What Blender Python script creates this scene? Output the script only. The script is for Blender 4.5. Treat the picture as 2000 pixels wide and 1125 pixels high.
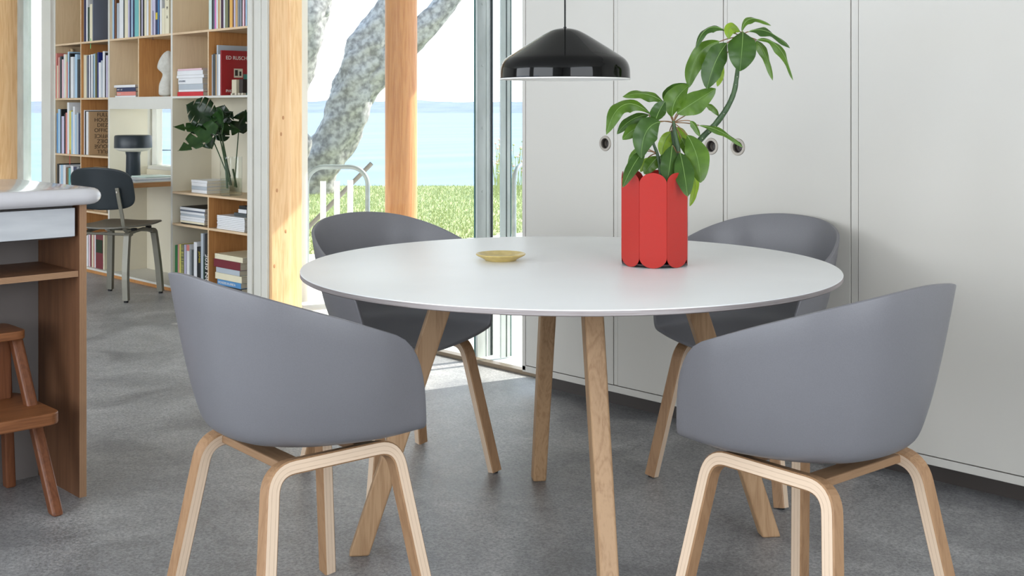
import bpy, bmesh, math, random
from mathutils import Vector, Matrix
random.seed(7)
PI = math.pi
C = bpy.context.scene.collection
for o in list(bpy.data.objects): bpy.data.objects.remove(o, do_unlink=True)

# ---------------------------------------------------------------- camera
F, HZ, CZ = 2281.0, 215.0, 1.149
SN, CS = 0.720, 0.694
cam_d = bpy.data.cameras.new('camera'); cam = bpy.data.objects.new('camera', cam_d); C.objects.link(cam)
cam.location = (0, 0, CZ); cam.rotation_euler = (PI/2, 0, math.atan2(SN, CS))
cam_d.sensor_width = 36.0; cam_d.sensor_fit = 'HORIZONTAL'; cam_d.lens = F*36.0/2000
cam_d.shift_y = -(562.5-HZ)/2000; cam_d.clip_start = 0.05; cam_d.clip_end = 20000
bpy.context.scene.camera = cam
# ---------------------------------------------------------------- exposure
vs = bpy.context.scene.view_settings
vs.view_transform = 'Standard'; vs.look = 'None'; vs.gamma = 1; vs.use_curve_mapping = False
vs.exposure = 0.42
# ---------------------------------------------------------------- sky
w = bpy.data.worlds.new('sky'); bpy.context.scene.world = w; w.use_nodes = True
nt = w.node_tree; nt.nodes.clear()
tc = nt.nodes.new('ShaderNodeTexCoord'); sx = nt.nodes.new('ShaderNodeSeparateXYZ'); cr = nt.nodes.new('ShaderNodeValToRGB')
bg = nt.nodes.new('ShaderNodeBackground'); ow = nt.nodes.new('ShaderNodeOutputWorld')
nt.links.new(tc.outputs['Generated'], sx.inputs[0]); nt.links.new(sx.outputs['Z'], cr.inputs[0])
cr.color_ramp.elements[0].position = 0.0; cr.color_ramp.elements[0].color = (0.93, 0.96, 1.0, 1)
cr.color_ramp.elements[1].position = 0.7; cr.color_ramp.elements[1].color = (0.45, 0.68, 1.0, 1)
e_ = cr.color_ramp.elements.new(0.16); e_.color = (0.94, 0.965, 1.0, 1)
nt.links.new(cr.outputs[0], bg.inputs[0]); bg.inputs[1].default_value = 2.1
nt.links.new(bg.outputs[0], ow.inputs[0])
# ---------------------------------------------------------------- sun (comes in low over the sea, through the glass bay)
sd = bpy.data.lights.new('sun', 'SUN'); sun = bpy.data.objects.new('sun', sd); C.objects.link(sun)
sd.energy = 9.0; sd.angle = math.radians(0.6); sd.color = (1.0, 0.95, 0.87)
sun.rotation_euler = Vector((0.25, 1.0, 0.85)).to_track_quat('Z', 'Y').to_euler(); sun.location = (-3, 9, 9)
# daylight coming through the big windows in the walls behind the camera
def area(name, loc, target, sx_, sy_, power, col):
    d = bpy.data.lights.new(name, 'AREA'); d.shape = 'RECTANGLE'; d.size = sx_; d.size_y = sy_; d.energy = power; d.color = col
    o = bpy.data.objects.new(name, d); C.objects.link(o); o.location = loc
    o.rotation_euler = (Vector(loc)-Vector(target)).to_track_quat('Z', 'Y').to_euler(); return o
area('window_daylight', (-6.6, -3.42, 1.55), (-6.6, 5, 1.55), 4.6, 2.3, 108, (0.86, 0.93, 1.0))
area('window_daylight', (-1.6, -3.42, 1.55), (-1.6, 5, 1.55), 3.6, 2.3, 84, (0.88, 0.94, 1.0))
area('window_daylight', (2.42, 0.6, 1.55), (-5, 0.6, 1.55), 3.6, 2.3, 60, (0.88, 0.94, 1.0))

# ---------------------------------------------------------------- projection helpers: where things stand in the room
def W(px, py, d):
    k = (px-1000)/F
    return Vector((d*(-SN+CS*k), d*(CS+SN*k), CZ-(py-HZ)/F*d))
def U(px, v=3.58):                       # x of a pixel column on the plane y = v
    k = (px-1000)/F; t = v/(CS+SN*k); return t*(-SN+CS*k)
def D(px, v=3.58):
    k = (px-1000)/F; return v/(CS+SN*k)
def Z(px, py, v=3.58): return CZ-(py-HZ)/F*D(px, v)
def fl(px, py, z=0.0): return W(px, py, (CZ-z)*F/(py-HZ))
def camxy(X, Y): return Vector((-SN*Y+CS*X, CS*Y+SN*X, 0))

# ---------------------------------------------------------------- materials
def lin(c):
    return tuple(((x/255)/12.92 if x/255 <= .04045 else ((x/255+.055)/1.055)**2.4) for x in c)
MATS = {}
def mat(name, col, rough=0.5, metal=0.0, spec=0.5, col2=None, scale=(1, 1, 1), nscale=6.0, bump=0.0, detail=4.0, coat=0.0, coord='Object', ramp=(0.35, 0.65), trans=0.0, sss=0.0):
    if name in MATS: return MATS[name]
    m = bpy.data.materials.new(name); m.use_nodes = True; MATS[name] = m
    n = m.node_tree.nodes; l = m.node_tree.links; b = n['Principled BSDF']
    b.inputs['Base Color'].default_value = (*col, 1); b.inputs['Roughness'].default_value = rough
    b.inputs['Metallic'].default_value = metal; b.inputs['Specular IOR Level'].default_value = spec
    if coat: b.inputs['Coat Weight'].default_value = coat; b.inputs['Coat Roughness'].default_value = 0.04
    if trans: b.inputs['Transmission Weight'].default_value = trans
    t = n.new('ShaderNodeTexCoord'); mp = n.new('ShaderNodeMapping'); mp.inputs['Scale'].default_value = scale
    no = n.new('ShaderNodeTexNoise'); no.inputs['Scale'].default_value = nscale; no.inputs['Detail'].default_value = detail
    l.new(t.outputs[coord], mp.inputs[0]); l.new(mp.outputs[0], no.inputs['Vector'])
    r = n.new('ShaderNodeValToRGB'); c2 = col2 if col2 else tuple(x*0.94 for x in col)
    r.color_ramp.elements[0].color = (*c2, 1); r.color_ramp.elements[1].color = (*col, 1)
    r.color_ramp.elements[0].position = ramp[0]; r.color_ramp.elements[1].position = ramp[1]
    l.new(no.outputs['Fac'], r.inputs[0]); l.new(r.outputs[0], b.inputs['Base Color'])
    if bump:
        bp = n.new('ShaderNodeBump'); bp.inputs['Strength'].default_value = bump; bp.inputs['Distance'].default_value = 0.004
        l.new(no.outputs['Fac'], bp.inputs['Height']); l.new(bp.outputs[0], b.inputs['Normal'])
    return m
def wood(name, c1, c2, axis='z', rough=0.5, dist=0.0, fine=1.0, spec=0.35, coord='Object'):
    """long grain along axis: broad cathedral bands plus fine pores"""
    if name in MATS: return MATS[name]
    m = bpy.data.materials.new(name); m.use_nodes = True; MATS[name] = m
    n = m.node_tree.nodes; l = m.node_tree.links; b = n['Principled BSDF']
    b.inputs['Roughness'].default_value = rough; b.inputs['Specular IOR Level'].default_value = spec
    t = n.new('ShaderNodeTexCoord'); mp = n.new('ShaderNodeMapping')
    s = {'x': (0.07, 1, 1), 'y': (1, 0.07, 1), 'z': (1, 1, 0.07)}[axis]; mp.inputs['Scale'].default_value = s
    l.new(t.outputs[coord], mp.inputs[0])
    a = n.new('ShaderNodeTexNoise'); a.inputs['Scale'].default_value = 14*fine; a.inputs['Detail'].default_value = 3; a.inputs['Distortion'].default_value = 1.2+dist
    f = n.new('ShaderNodeTexNoise'); f.inputs['Scale'].default_value = 150*fine; f.inputs['Detail'].default_value = 5
    l.new(mp.outputs[0], a.inputs['Vector']); l.new(mp.outputs[0], f.inputs['Vector'])
    mu = n.new('ShaderNodeMath'); mu.operation = 'MULTIPLY'; mu.inputs[1].default_value = 5.0; l.new(a.outputs['Fac'], mu.inputs[0])
    fr = n.new('ShaderNodeMath'); fr.operation = 'PINGPONG'; fr.inputs[1].default_value = 0.5; l.new(mu.outputs[0], fr.inputs[0])
    ad = n.new('ShaderNodeMath'); ad.operation = 'MULTIPLY_ADD'; ad.inputs[1].default_value = 0.75; l.new(fr.outputs[0], ad.inputs[0])
    f2 = n.new('ShaderNodeMath'); f2.operation = 'MULTIPLY'; f2.inputs[1].default_value = 0.75; l.new(f.outputs['Fac'], f2.inputs[0]); l.new(f2.outputs[0], ad.inputs[2])
    r = n.new('ShaderNodeValToRGB'); r.color_ramp.elements[0].color = (*c2, 1); r.color_ramp.elements[1].color = (*c1, 1)
    r.color_ramp.elements[0].position = 0.22; r.color_ramp.elements[1].position = 0.68
    l.new(ad.outputs[0], r.inputs[0]); l.new(r.outputs[0], b.inputs['Base Color'])
    bp = n.new('ShaderNodeBump'); bp.inputs['Strength'].default_value = 0.12; bp.inputs['Distance'].default_value = 0.002
    l.new(f.outputs['Fac'], bp.inputs['Height']); l.new(bp.outputs[0], b.inputs['Normal'])
    return m
def plyedge(name, c1, c2, n_layers=3.0):
    """laminated edge: stripes across V of the UV map"""
    if name in MATS: return MATS[name]
    m = bpy.data.materials.new(name); m.use_nodes = True; MATS[name] = m
    n = m.node_tree.nodes; l = m.node_tree.links; b = n['Principled BSDF']; b.inputs['Roughness'].default_value = 0.55
    t = n.new('ShaderNodeTexCoord'); s = n.new('ShaderNodeSeparateXYZ'); l.new(t.outputs['UV'], s.inputs[0])
    mu = n.new('ShaderNodeMath'); mu.operation = 'MULTIPLY'; mu.inputs[1].default_value = n_layers; l.new(s.outputs['Y'], mu.inputs[0])
    fr = n.new('ShaderNodeMath'); fr.operation = 'FRACT'; l.new(mu.outputs[0], fr.inputs[0])
    no = n.new('ShaderNodeTexNoise'); no.inputs['Scale'].default_value = 1.0; mp = n.new('ShaderNodeMapping'); mp.inputs['Scale'].default_value = (8, 30, 1)
    l.new(t.outputs['UV'], mp.inputs[0]); l.new(mp.outputs[0], no.inputs['Vector'])
    ad = n.new('ShaderNodeMath'); ad.operation = 'MULTIPLY_ADD'; ad.inputs[1].default_value = 0.5; l.new(no.outputs['Fac'], ad.inputs[0]); l.new(fr.outputs[0], ad.inputs[2])
    r = n.new('ShaderNodeValToRGB'); r.color_ramp.elements[0].color = (*c2, 1); r.color_ramp.elements[1].color = (*c1, 1)
    r.color_ramp.elements[0].position = 0.22; r.color_ramp.elements[1].position = 0.45
    l.new(ad.outputs[0], r.inputs[0]); l.new(r.outputs[0], b.inputs['Base Color'])
    return m
def glassmat(name, tint=(0.97, 0.99, 0.985), refl=1.0):
    if name in MATS: return MATS[name]
    m = bpy.data.materials.new(name); m.use_nodes = True; MATS[name] = m
    n = m.node_tree.nodes; l = m.node_tree.links; n.clear()
    o = n.new('ShaderNodeOutputMaterial'); mx = n.new('ShaderNodeMixShader'); tr = n.new('ShaderNodeBsdfTransparent'); gl = n.new('ShaderNodeBsdfGlossy')
    lw = n.new('ShaderNodeLayerWeight'); lw.inputs[0].default_value = 0.5
    pw_ = n.new('ShaderNodeMath'); pw_.operation = 'POWER'; pw_.inputs[1].default_value = 5.0; l.new(lw.outputs['Facing'], pw_.inputs[0])
    mu = n.new('ShaderNodeMath'); mu.operation = 'MULTIPLY_ADD'; mu.inputs[1].default_value = 0.9*refl; mu.inputs[2].default_value = 0.035*refl; l.new(pw_.outputs[0], mu.inputs[0])
    tr.inputs[0].default_value = (*tint, 1); gl.inputs['Roughness'].default_value = 0.0
    l.new(mu.outputs[0], mx.inputs[0]); l.new(tr.outputs[0], mx.inputs[1]); l.new(gl.outputs[0], mx.inputs[2]); l.new(mx.outputs[0], o.inputs[0])
    return m
def concrete():
    m = bpy.data.materials.new('polished_concrete'); m.use_nodes = True
    n = m.node_tree.nodes; l = m.node_tree.links; b = n['Principled BSDF']; b.inputs['Specular IOR Level'].default_value = 0.55
    t = n.new('ShaderNodeTexCoord')
    a = n.new('ShaderNodeTexNoise'); a.inputs['Scale'].default_value = 2.6; a.inputs['Detail'].default_value = 12; a.inputs['Distortion'].default_value = 0.9; a.inputs['Roughness'].default_value = 0.62
    f = n.new('ShaderNodeTexNoise'); f.inputs['Scale'].default_value = 130; f.inputs['Detail'].default_value = 6; f.inputs['Roughness'].default_value = 0.75
    v = n.new('ShaderNodeTexVoronoi'); v.inputs['Scale'].default_value = 170
    for q in (a, f, v): l.new(t.outputs['Object'], q.inputs['Vector'])
    r = n.new('ShaderNodeValToRGB'); r.color_ramp.elements[0].position = 0.34; r.color_ramp.elements[1].position = 0.68
    r.color_ramp.elements[0].color = (0.205, 0.202, 0.205, 1); r.color_ramp.elements[1].color = (0.425, 0.418, 0.412, 1)
    l.new(a.outputs['Fac'], r.inputs[0])
    r2 = n.new('ShaderNodeValToRGB'); r2.color_ramp.elements[0].position = 0.36; r2.color_ramp.elements[1].position = 0.66
    r2.color_ramp.elements[0].color = (0.50, 0.50, 0.50, 1); r2.color_ramp.elements[1].color = (1.35, 1.35, 1.35, 1)
    l.new(f.outputs['Fac'], r2.inputs[0])
    mx = n.new('ShaderNodeMixRGB'); mx.blend_type = 'MULTIPLY'; mx.inputs[0].default_value = 1.0
    l.new(r.outputs[0], mx.inputs[1]); l.new(r2.outputs[0], mx.inputs[2])
    # pale grit specks
    r3 = n.new('ShaderNodeValToRGB'); r3.color_ramp.elements[0].position = 0.0; r3.color_ramp.elements[0].color = (1, 1, 1, 1)
    r3.color_ramp.elements[1].position = 0.12; r3.color_ramp.elements[1].color = (0, 0, 0, 1)
    l.new(v.outputs['Distance'], r3.inputs[0])
    m2 = n.new('ShaderNodeMixRGB'); m2.blend_type = 'ADD'; m2.inputs[0].default_value = 0.3
    l.new(mx.outputs[0], m2.inputs[1]); l.new(r3.outputs[0], m2.inputs[2]); l.new(m2.outputs[0], b.inputs['Base Color'])
    rr = n.new('ShaderNodeMapRange'); rr.inputs[3].default_value = 0.28; rr.inputs[4].default_value = 0.48; l.new(a.outputs['Fac'], rr.inputs[0]); l.new(rr.outputs[0], b.inputs['Roughness'])
    bp = n.new('ShaderNodeBump'); bp.inputs['Strength'].default_value = 0.35; bp.inputs['Distance'].default_value = 0.003
    l.new(f.outputs['Fac'], bp.inputs['Height']); l.new(bp.outputs[0], b.inputs['Normal'])
    return m
M_floor = concrete()
M_white = mat('cream_white_paint', (0.66, 0.645, 0.585), 0.5, nscale=3)
M_wall = mat('white_plaster', (0.72, 0.71, 0.68), 0.8, nscale=40, bump=0.05)
M_ceil = mat('ceiling_white', (0.80, 0.79, 0.76), 0.9, nscale=30)
M_ward = mat('wardrobe_lacquer', (0.555, 0.535, 0.490), 0.42, col2=(0.54, 0.52, 0.475), nscale=1.5)
M_pine = wood('pine_post', (0.73, 0.47, 0.25), (0.61, 0.345, 0.155), 'z', 0.55, dist=1.2, fine=0.6)
M_pinecol = wood('pine_column', (0.50, 0.235, 0.09), (0.39, 0.15, 0.05), 'z', 0.5, dist=1.0, fine=0.7)
M_ply = wood('orange_plywood', (0.50, 0.235, 0.078), (0.40, 0.175, 0.055), 'z', 0.5)
M_plyp = wood('pale_plywood', (0.68, 0.52, 0.33), (0.62, 0.46, 0.28), 'z', 0.55)
M_plyx = wood('shelf_plywood', (0.62, 0.46, 0.29), (0.54, 0.38, 0.22), 'x', 0.5)
M_edge = wood('birch_edge', (0.70, 0.52, 0.34), (0.60, 0.43, 0.26), 'x', 0.5)
M_brown = wood('brown_plywood', (0.19, 0.088, 0.044), (0.135, 0.060, 0.029), 'z', 0.5, fine=0.6)
M_brownedge = plyedge('brown_ply_edge', (0.36, 0.205, 0.11), (0.15, 0.075, 0.038), 4.0)
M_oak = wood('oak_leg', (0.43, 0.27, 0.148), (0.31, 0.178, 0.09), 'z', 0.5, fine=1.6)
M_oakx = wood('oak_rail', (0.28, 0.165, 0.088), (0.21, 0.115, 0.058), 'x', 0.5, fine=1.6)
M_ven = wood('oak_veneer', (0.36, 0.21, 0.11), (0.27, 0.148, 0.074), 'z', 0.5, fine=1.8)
M_lam = plyedge('laminated_oak_edge', (0.72, 0.55, 0.40), (0.50, 0.345, 0.23), 3.0)
M_stool = wood('red_oak_stool', (0.19, 0.068, 0.028), (0.12, 0.040, 0.017), 'z', 0.42, fine=1.4)
M_stoolx = wood('red_oak_tread', (0.27, 0.105, 0.040), (0.18, 0.065, 0.024), 'y', 0.4, fine=1.4)
M_shell = mat('grey_plastic', (0.165, 0.163, 0.176), 0.42, nscale=400, bump=0.04)
M_lamin = mat('white_laminate', (0.84, 0.845, 0.84), 0.38, nscale=2)
M_tedge = mat('grey_plywood_edge', (0.37, 0.335, 0.33), 0.6, scale=(1, 1, 30), nscale=12, col2=(0.29, 0.25, 0.245))
M_black = mat('black_gloss', (0.002, 0.002, 0.002), 0.05, spec=0.28)
M_cord = mat('black_fabric_cord', (0.01, 0.01, 0.01), 0.7)
M_lampin = mat('white_enamel_inside', (0.85, 0.84, 0.80), 0.5)
M_steel = mat('galvanised_steel', (0.58, 0.62, 0.60), 0.5, metal=0.15, col2=(0.44, 0.48, 0.46), nscale=9, detail=6, scale=(1, 1, .4))
M_rail = mat('weathered_tube', (0.27, 0.30, 0.30), 0.45, metal=0.35, col2=(0.20, 0.225, 0.225), nscale=9)
M_dark = mat('dark_gasket', (0.02, 0.035, 0.035), 0.4)
M_teal = mat('teal_glass_edge', (0.07, 0.16, 0.15), 0.2)
M_track = mat('bronze_track', (0.22, 0.17, 0.12), 0.4, metal=0.6)
M_nickel = mat('brushed_nickel', (0.30, 0.27, 0.23), 0.42, metal=0.5)
M_darkin = mat('dark_recess', (0.05, 0.04, 0.035), 0.5)
M_glass = glassmat('window_glass')
M_red = mat('red_lacquer', (0.43, 0.022, 0.015), 0.3, nscale=2, col2=(0.40, 0.02, 0.014))
M_redend = mat('dark_red_base', (0.03, 0.008, 0.012), 0.5)
M_plate = mat('mustard_glaze', (0.60, 0.46, 0.17), 0.28, col2=(0.50, 0.38, 0.13), nscale=60)
M_soil = mat('potting_soil', (0.03, 0.02, 0.014), 0.95, nscale=60, bump=0.8)
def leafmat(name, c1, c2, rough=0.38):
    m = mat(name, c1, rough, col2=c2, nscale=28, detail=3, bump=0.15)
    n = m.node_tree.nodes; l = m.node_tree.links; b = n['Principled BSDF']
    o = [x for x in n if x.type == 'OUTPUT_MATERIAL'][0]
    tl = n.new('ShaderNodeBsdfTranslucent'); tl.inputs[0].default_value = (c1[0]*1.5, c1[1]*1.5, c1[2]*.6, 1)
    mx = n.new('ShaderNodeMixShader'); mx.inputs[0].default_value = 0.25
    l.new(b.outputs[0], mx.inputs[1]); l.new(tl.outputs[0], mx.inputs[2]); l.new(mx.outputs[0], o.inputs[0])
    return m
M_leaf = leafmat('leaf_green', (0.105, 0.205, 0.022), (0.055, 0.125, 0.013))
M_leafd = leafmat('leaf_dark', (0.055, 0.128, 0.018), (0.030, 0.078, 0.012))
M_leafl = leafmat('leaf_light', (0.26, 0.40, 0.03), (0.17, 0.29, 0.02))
M_vein = mat('leaf_vein', (0.22, 0.36, 0.10), 0.5)
M_pet = mat('petiole_brown', (0.24, 0.13, 0.06), 0.5)
M_stem = mat('green_stem', (0.05, 0.10, 0.035), 0.5, col2=(0.03, 0.065, 0.025), nscale=60)
M_mon = leafmat('monstera_leaf', (0.016, 0.046, 0.012), (0.009, 0.028, 0.009), 0.2)
M_monl = leafmat('monstera_leaf_light', (0.030, 0.082, 0.016), (0.018, 0.055, 0.012), 0.22)
M_counter = mat('pale_countertop', (0.60, 0.59, 0.615), 0.10, nscale=30, col2=(0.59, 0.58, 0.60))
M_alu = mat('brushed_pale_drawer', (0.58, 0.60, 0.62), 0.45, scale=(1, 1, 6), nscale=5, col2=(0.50, 0.52, 0.545))
M_greyback = mat('grey_back_panel', (0.17, 0.15, 0.14), 0.6, nscale=8)
M_khaki = mat('khaki_metal', (0.17, 0.16, 0.125), 0.38, metal=0.25)
M_seatw = mat('dark_olive_seat', (0.14, 0.13, 0.105), 0.35)
M_blackback = mat('black_backrest', (0.012, 0.018, 0.022), 0.4)
M_lampdk = mat('petrol_black_lamp', (0.010, 0.018, 0.026), 0.4)
M_lampwh = mat('opal_diffuser', (0.80, 0.77, 0.68), 0.5)
M_plaster = mat('plaster_cast', (0.62, 0.61, 0.56), 0.8, nscale=45, bump=0.5, col2=(0.55, 0.54, 0.49))
M_page = mat('paper_pages', (0.66, 0.61, 0.50), 0.8, scale=(1, 1, 40), nscale=10, col2=(0.55, 0.50, 0.40))
M_terr = mat('pale_paving', (0.66, 0.65, 0.62), 0.8, nscale=20, bump=0.1)
M_grass = mat('lawn', (0.37, 0.40, 0.185), 0.9, col2=(0.29, 0.335, 0.13), nscale=9, detail=8, bump=0.5)
M_blade = mat('grass_blades', (0.38, 0.42, 0.19), 0.8)
M_sea = mat('sea_water', (0.24, 0.305, 0.42), 0.9, spec=0.0, col2=(0.205, 0.275, 0.40), scale=(0.02, 0.002, 1), nscale=3, detail=6)
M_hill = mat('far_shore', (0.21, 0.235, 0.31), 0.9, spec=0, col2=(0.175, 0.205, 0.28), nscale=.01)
M_bark = mat('grey_bark', (0.37, 0.35, 0.335), 0.9, col2=(0.15, 0.14, 0.137), nscale=13.0, detail=9, bump=1.0, ramp=(0.36, 0.62))
M_pvc = mat('white_tube', (0.62, 0.62, 0.62), 0.5)
M_ink = mat('black_ink', (0.03, 0.022, 0.018), 0.7)
M_inkw = mat('white_ink', (0.75, 0.73, 0.70), 0.7)
M_inky = mat('yellow_ink', (0.65, 0.50, 0.05), 0.7)

# ---------------------------------------------------------------- object helpers
def tag(o, label=None, cat=None, group=None, kind=None):
    if label: o['label'] = label
    if cat: o['category'] = cat
    if group: o['group'] = group
    if kind: o['kind'] = kind
    return o
def thing(name, label, cat, loc=(0, 0, 0), rz=0.0, group=None):
    o = bpy.data.objects.new(name, None); C.objects.link(o); o.location = loc; o.rotation_euler = (0, 0, rz)
    o.empty_display_size = 0.1
    return tag(o, label, cat, group)
def obj(name, verts, faces, m, parent=None, smooth=False, uvs=None, mi=None, loc=None):
    me = bpy.data.meshes.new(name); me.from_pydata([tuple(v) for v in verts], [], faces); me.update()
    for x in (m if isinstance(m, (list, tuple)) else [m]): me.materials.append(x)
    if mi: me.polygons.foreach_set('material_index', mi)
    if uvs:
        ul = me.uv_layers.new(name='UVMap'); k = 0
        for f in uvs:
            for uv in f: ul.data[k].uv = uv; k += 1
    if smooth: me.polygons.foreach_set('use_smooth', [True]*len(me.polygons))
    o = bpy.data.objects.new(name, me); C.objects.link(o)
    if parent: o.parent = parent
    if loc is not None: o.location = loc
    return o
def localise(o):
    """move a world-built mesh's origin to the middle of its base"""
    vs_ = o.data.vertices; n = len(vs_)
    c = Vector((sum(v.co.x for v in vs_)/n, sum(v.co.y for v in vs_)/n, min(v.co.z for v in vs_)))
    o.data.transform(Matrix.Translation(-c)); o.location = o.location + c; return o
class MB:
    def __init__(s): s.v = []; s.f = []; s.mi = []
    def add(s, v, f, k=0):
        b = len(s.v); s.v += [Vector(x) for x in v]; s.f += [[b+i for i in q] for q in f]; s.mi += [k]*len(f); return s
    def box(s, x0, x1, y0, y1, z0, z1, k=0):
        v = [(x, y, z) for z in (z0, z1) for y in (y0, y1) for x in (x0, x1)]
        return s.add(v, [(0, 2, 3, 1), (4, 5, 7, 6), (0, 1, 5, 4), (2, 6, 7, 3), (0, 4, 6, 2), (1, 3, 7, 5)], k)
    def lathe(s, prof, seg=48, c=(0, 0), k=0, closed=False):
        n = len(prof); v = []
        for i in range(seg):
            a = 2*PI*i/seg
            for r, z in prof: v.append((c[0]+r*math.cos(a), c[1]+r*math.sin(a), z))
        f = []
        for i in range(seg):
            j = (i+1) % seg
            for q in range(n-1 if not closed else n):
                q2 = (q+1) % n; f.append((i*n+q, j*n+q, j*n+q2, i*n+q2))
        return s.add(v, f, k)
    def tube(s, pts, r, seg=10, k=0, cap=True):
        pts = [Vector(p) for p in pts]; n = len(pts); rs = r if isinstance(r, (list, tuple)) else [r]*n
        v = []; prev = None
        for i, p in enumerate(pts):
            t = (pts[min(i+1, n-1)]-pts[max(i-1, 0)]).normalized()
            if prev is None:
                a = Vector((0, 0, 1)) if abs(t.z) < .9 else Vector((1, 0, 0)); u = t.cross(a).normalized()
            else: u = (prev-t*prev.dot(t)).normalized()
            prev = u; w_ = t.cross(u)
            for j in range(seg):
                a = 2*PI*j/seg; v.append(p+(u*math.cos(a)+w_*math.sin(a))*rs[i])
        f = [(i*seg+j, i*seg+(j+1) % seg, (i+1)*seg+(j+1) % seg, (i+1)*seg+j) for i in range(n-1) for j in range(seg)]
        if cap: f += [tuple(range(seg))[::-1], tuple((n-1)*seg+j for j in range(seg))]
        return s.add(v, f, k)
    def prism(s, poly, z0, z1, k=0):
        n = len(poly); v = [(x, y, z0) for x, y in poly]+[(x, y, z1) for x, y in poly]
        return s.add(v, [tuple(range(n))[::-1], tuple(range(n, 2*n))]+[(i, (i+1) % n, n+(i+1) % n, n+i) for i in range(n)], k)
    def build(s, name, m, parent=None, smooth=False, bevel=0.0, seg=2, off=None, auto=True):
        v = [x-Vector(off) for x in s.v] if off is not None else s.v
        o = obj(name, v, s.f, m, parent, smooth, mi=s.mi)
        if bevel:
            b = o.modifiers.new('bevel', 'BEVEL'); b.width = bevel; b.segments = seg; b.limit_method = 'ANGLE'; b.angle_limit = 0.7
        if smooth and auto:
            try: o.data.set_sharp_from_angle(angle=math.radians(40))
            except Exception: pass
        return o
def box(name, x0, x1, y0, y1, z0, z1, m, parent=None, bevel=0.0, off=None):
    o = MB().box(min(x0, x1), max(x0, x1), min(y0, y1), max(y0, y1), z0, z1).build(name, m, parent, bevel=bevel, off=off)
    if parent is None: localise(o)
    return o
def struct(o): o['kind'] = 'structure'; return o
def bez(a, b, c, n):
    a, b, c = Vector(a), Vector(b), Vector(c)
    return [a*(1-t)**2+b*2*t*(1-t)+c*t*t for t in [i/(n-1) for i in range(n)]]
def catmull(P, n):
    P = [Vector(p) for p in P]; out = []
    for i in range(len(P)-1):
        p0 = P[i-1] if i else P[0]*2-P[1]; p1 = P[i]; p2 = P[i+1]; p3 = P[i+2] if i+2 < len(P) else P[-1]*2-P[-2]
        for j in range(n):
            t = j/n
            out.append(0.5*((2*p1)+(p2-p0)*t+(2*p0-5*p1+4*p2-p3)*t*t+(3*p1-p0-3*p2+p3)*t**3))
    out.append(P[-1]); return out
def text(s, size, origin, right, up, m, parent, name='lettering', align='LEFT', depth=0.0004, off=(0, 0, 0), xs=1.0):
    cu = bpy.data.curves.new('lettering', 'FONT'); cu.body = s; cu.size = size; cu.align_x = align; cu.extrude = depth
    t = bpy.data.objects.new('lettering', cu); C.objects.link(t)
    dg = bpy.context.evaluated_depsgraph_get(); me = bpy.data.meshes.new_from_object(t.evaluated_get(dg))
    bpy.data.objects.remove(t)
    r = Vector(right).normalized(); u = Vector(up).normalized(); n = r.cross(u)
    R = Matrix(((r.x*xs, u.x, n.x, 0), (r.y*xs, u.y, n.y, 0), (r.z*xs, u.z, n.z, 0), (0, 0, 0, 1)))
    me.transform(Matrix.Translation(Vector(origin)-Vector(off)) @ R)
    me.materials.clear(); me.materials.append(m)
    o = bpy.data.objects.new(name, me); C.objects.link(o); o.parent = parent; return o

# ================================================================= ROOM SHELL
FV = 3.58
struct(box('floor', -11.2, 2.5, -3.5, 3.60, -0.12, 0.0, M_floor))
struct(box('ceiling', -11.2, 2.5, -3.5, 3.98, 2.75, 2.95, M_ceil))
struct(box('wall_left', -11.4, -11.2, -3.5, 3.98, 0, 2.95, M_wall))
# wall behind the camera: solid base and head with timber posts between big windows
wb = MB().box(-11.2, 2.5, -3.75, -3.5, 0, 0.35).box(-11.2, 2.5, -3.75, -3.5, 2.72, 2.95).box(-11.2, -9.0, -3.75, -3.5, .35, 2.72).box(0.3, 2.5, -3.75, -3.5, .35, 2.72).box(-4.25, -3.45, -3.75, -3.5, .35, 2.72)
struct(localise(wb.build('wall_back', M_wall)))
wr = MB().box(2.5, 2.7, -3.75, 3.98, 0, .35).box(2.5, 2.7, -3.75, 3.98, 2.72, 2.95).box(2.5, 2.7, -3.75, -1.25, .35, 2.72).box(2.5, 2.7, 2.45, 3.98, .35, 2.72)
struct(localise(wr.build('wall_right', M_wall)))
# facade pieces
wf = MB()
WL, WR_ = U(285, 3.86), U(336)-.03                            # window in the desk bay
wf.box(-11.2, -9.92, 3.60, 3.80, 0, .3).box(-11.2, -9.92, 3.60, 3.80, 2.62, 2.95)
wf.box(-8.79+.0, WL, 3.86, 3.98, 0, 2.95).box(WR_, U(487), 3.86, 3.98, 0, 2.95)
wf.box(WL, WR_, 3.86, 3.98, 0, 0.735).box(WL, WR_, 3.86, 3.98, 1.30, 2.95)
wf.box(U(1020, 3.40), 2.5, 3.88, 3.98, 0, 2.95)
wf.box(-9.92, -8.79, 3.62, 3.98, 2.62, 2.95).box(U(487), U(1020, 3.4), 3.62, 3.98, 2.62, 2.95)
struct(localise(wf.build('wall_facade', M_white)))
# canopy outside
cano = box('trim_1', -11.2, 2.5, 3.98, 6.30, 2.75, 2.95, M_wall); struct(cano)
# window in the desk bay
w2 = MB().box(WL, WR_, 3.86, 3.98, 0.735, 0.76).box(WL, WL+.012, 3.90, 3.98, .76, 1.30).box(WR_-.012, WR_, 3.90, 3.98, .76, 1.30).build('window_1', M_white, bevel=.003); struct(localise(w2))
g = box('glass_pane', WL+.012, WR_-.012, 3.93, 3.936, 0.76, 1.30, M_glass); g.parent = w2; g.location -= w2.location
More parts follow.
